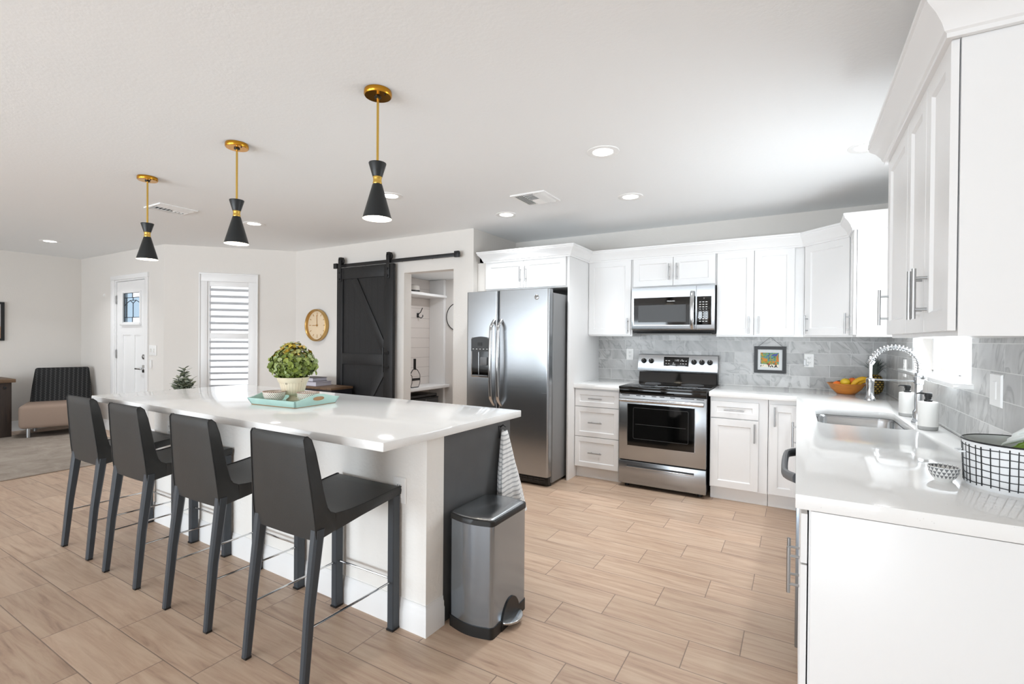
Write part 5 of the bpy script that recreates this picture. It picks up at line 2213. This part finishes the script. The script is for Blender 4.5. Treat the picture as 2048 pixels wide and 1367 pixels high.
orb('orange', 'orange at the left in the fruit bowl', 'orange', (fbx - .062, fby - .03, CT + .068), .036, M['orange'])
orb('lemon', 'yellow-green lemon between the two oranges', 'lemon', (fbx - .01, fby - .055, CT + .098), .033, M['lemon'], (1.08, 1, .97))
orb('orange', 'orange in the middle of the fruit bowl behind the bananas', 'orange', (fbx + .042, fby - .005, CT + .098), .036, M['orange'])
orb('lemon', 'pale lemon mostly hidden behind the front lemon', 'lemon', (fbx + .012, fby + .045, CT + .088), .034, M['lemon'])
orb('plum', 'dark fruit at the back left of the bowl', 'fruit', (fbx - .048, fby + .035, CT + .072), .032, M['avocado'])


def banana(label, off, tilt):
    t = thing('banana', label, 'banana', (fbx + off[0], fby + off[1], CT + off[2]), 0, 'fruit in the orange bowl')
    pts, rs = [], []
    for k in range(15):
        s_ = k / 14
        a = R(-62 + 112 * s_)
        x_ = .088 * math.sin(a)
        z_ = .088 * math.cos(a) - .06
        v = Vector((x_, -.010 + tilt * (s_ - .5), z_))
        v = Matrix.Rotation(R(-38), 3, 'Y') @ v
        pts.append((fbx + off[0] + v.x, fby + off[1] + v.y, CT + off[2] + v.z))
        rs.append(.0035 + .0145 * min(1, math.sin(PI * min(max(s_ * .94 + .03, 0), 1)) * 1.6))
    mb = MB()
    mb.tube(pts, rs, 12)
    mb.build('peel', M['banana'], t, smooth=60)
    MB().tube([pts[-1], (pts[-1][0] + .004, pts[-1][1], pts[-1][2] + .018)], .004, 8).build('stem', M['stem'], t)


banana('front banana resting on the fruit bowl edge', (.085, -.060, .094), .01)
banana('rear banana beside the pineapple', (.110, -.028, .080), .02)

# pineapple
pxx, pyy = .556, 4.985
t = thing('pineapple', 'whole pineapple standing behind the fruit bowl', 'pineapple', (pxx, pyy, CT))
mb = MB()
mb.lathe([(0, 0), (.032, .002), (.050, .020), (.060, .055), (.062, .090), (.056, .125), (.040, .150), (.018, .160), (0, .161)], seg=36)
bod = mb.build('fruit_body', M['pine'], t, world=False, smooth=60)
mb = MB()
for k in range(38):
    a = k * 2.4
    s_ = k / 37
    ln = .085 + .075 * s_
    out = .085 * (1 - s_ * .75)
    c0_ = Vector((.012 * math.cos(a), .012 * math.sin(a), .155))
    c1_ = c0_ + Vector((out * .45 * math.cos(a), out * .45 * math.sin(a), ln * .62))
    c2_ = c0_ + Vector((out * math.cos(a), out * math.sin(a), ln * .90))
    w_ = Vector((-math.sin(a), math.cos(a), 0)) * .009
    n_ = Vector((math.cos(a), math.sin(a), 0)) * .003
    mb.loft([[tuple(c0_ - w_), tuple(c0_ - n_), tuple(c0_ + w_), tuple(c0_ + n_)], [tuple(c1_ - w_ * .75), tuple(c1_ - n_), tuple(c1_ + w_ * .75), tuple(c1_ + n_)], [tuple(c2_ - w_ * .08), tuple(c2_ - n_ * .2), tuple(c2_ + w_ * .08), tuple(c2_ + n_ * .2)]])
mb.build('leaf_crown', M['pineleaf'], t, world=False)


def soap(label, c, rz):
    t = thing('soap_dispenser', label, 'soap dispenser', c, rz, 'white soap dispensers by the sink')
    mb = MB()
    mb.lathe([(.040, .018), (.040, .131), (.038, .137), (.030, .139), (0, .139)], seg=40)
    mb.build('bottle', M['ceramic'], t, world=False, smooth=50)
    mb = MB()
    mb.lathe([(0, 0), (.036, 0), (.0395, .004), (.0402, .019), (.038, .019)], seg=40)
    mb.build('base_band', M['concrete'], t, world=False, smooth=50)
    mb = MB()
    mb.lathe([(0, .138), (.0165, .138), (.0165, .147), (.0125, .150), (.0125, .160), (.0155, .165), (.0155, .181), (0, .183)], seg=24)
    mb.tube([(-.008, 0, .177), (-.034, 0, .178), (-.045, 0, .174)], [.005, .0038, .003], 8)
    mb.build('pump', M['blackpl'], t, world=False, smooth=40)
    return t


s1 = soap('white soap dispenser nearest the viewer by the sink', (.559, 3.100, CT), R(-18))
dup(s1, (.556, 3.600, CT), R(10), 'white soap dispenser behind the faucet post, farther from the viewer')

t = thing('print_bowl', 'small white bowl with grey triangle print', 'bowl', (.397, 1.985, CT))
mb = MB()
mb.lathe([(0, 0), (.021, 0), (.022, .004), (.030, .014), (.037, .030), (.0395, .046), (.0375, .046), (.034, .028), (.026, .014), (0, .009)], seg=40)
mb.build('bowl_body', M['tri'], t, world=False, smooth=60)

# enamel basket with hand-painted grid
bx_, by_, br, bh = .565, 1.995, .122, .137
t = thing('enamel_basket', 'round white basket with painted black grid', 'basket', (bx_, by_, CT))
mb = MB()
mb.lathe([(0, .002), (br * .93, 0), (br * .955, .004), (br, bh), (br - .003, bh), (br * .93, .008), (0, .007)], seg=64)
mb.build('basket_body', M['white'], t, world=False, smooth=50)
mb = MB()
mb.tube([(br * math.cos(2 * PI * k / 64), br * math.sin(2 * PI * k / 64), bh) for k in range(64)], .0026, 8, closed=True)
mb.build('rim', M['blackpaint'], t, world=False)
mb = MB()
rnd = random.Random(3)


def brad(z):
    return br * (.955 + .045 * z / bh) + .0003


for k in range(38):
    a = 2 * PI * k / 38 + rnd.uniform(-.02, .02)
    z0_, z1_ = .008 + rnd.uniform(0, .004), bh - .008 - rnd.uniform(0, .004)
    wd = rnd.uniform(.0010, .0018)
    mb.tube([(brad(z) * math.cos(a + rnd.uniform(-.006, .006)), brad(z) * math.sin(a), z) for z in (z0_, .04, .08, z1_)], wd, 6)
for j in range(6):
    z = .017 + j * .0205
    wd = .0014
    mb.tube([(brad(z) * math.cos(2 * PI * k / 60), brad(z) * math.sin(2 * PI * k / 60), z + .0012 * math.sin(k * .7 + j)) for k in range(60)], wd, 6, closed=True)
mb.build('painted_grid', M['blackpaint'], t, world=False)
mb = MB()
for sg in (1, -1):
    mb.tube([(sg * (br - .004), -.02, .10), (sg * (br + .012), -.018, .098), (sg * (br + .013), .018, .098), (sg * (br - .004), .02, .10)], .003, 8)
mb.build('side_handle', M['white'], t, world=False)
# bag in the basket, leaning to the right as seen from the aisle
t = thing('snack_bag', 'green and clear snack bag standing in the gridded basket', 'bag', (bx_, by_, CT + .01))


def bagp(u, z, d_):
    return (.96 * u - .27 * d_, -.27 * u - .96 * d_, z)


def pillow(pts, th, n=5):
    cu_ = sum(p[0] for p in pts) / len(pts)
    cz_ = sum(p[1] for p in pts) / len(pts)
    dense = []
    for i in range(len(pts)):
        p, q_ = pts[i], pts[(i + 1) % len(pts)]
        for k in range(6):
            dense.append((p[0] + (q_[0] - p[0]) * k / 6, p[1] + (q_[1] - p[1]) * k / 6))
    rings = []
    for sg in range(-n, n + 1):
        f = sg / n
        sc_ = math.sqrt(max(0.0, 1 - f * f)) * .55 + .45 if abs(sg) < n else .35
        rings.append([bagp(cu_ + (p[0] - cu_) * sc_ + .002 * math.sin(3 * i), cz_ + (p[1] - cz_) * sc_, f * th * (1 + .12 * math.sin(i * .9))) for i, p in enumerate(dense)])
    return rings


MB().loft(pillow([(-.055, .014), (.06, .014), (.10, .13), (.185, .195), (.15, .235), (.035, .150), (-.03, .10)], .030)).build('bag_body', M['green'], t, world=False, smooth=70)
MB().loft(pillow([(-.035, .112), (.03, .140), (.155, .228), (.175, .262), (.12, .252), (-.005, .158)], .012)).build('sealed_top', M['bagwhite'], t, world=False, smooth=70)
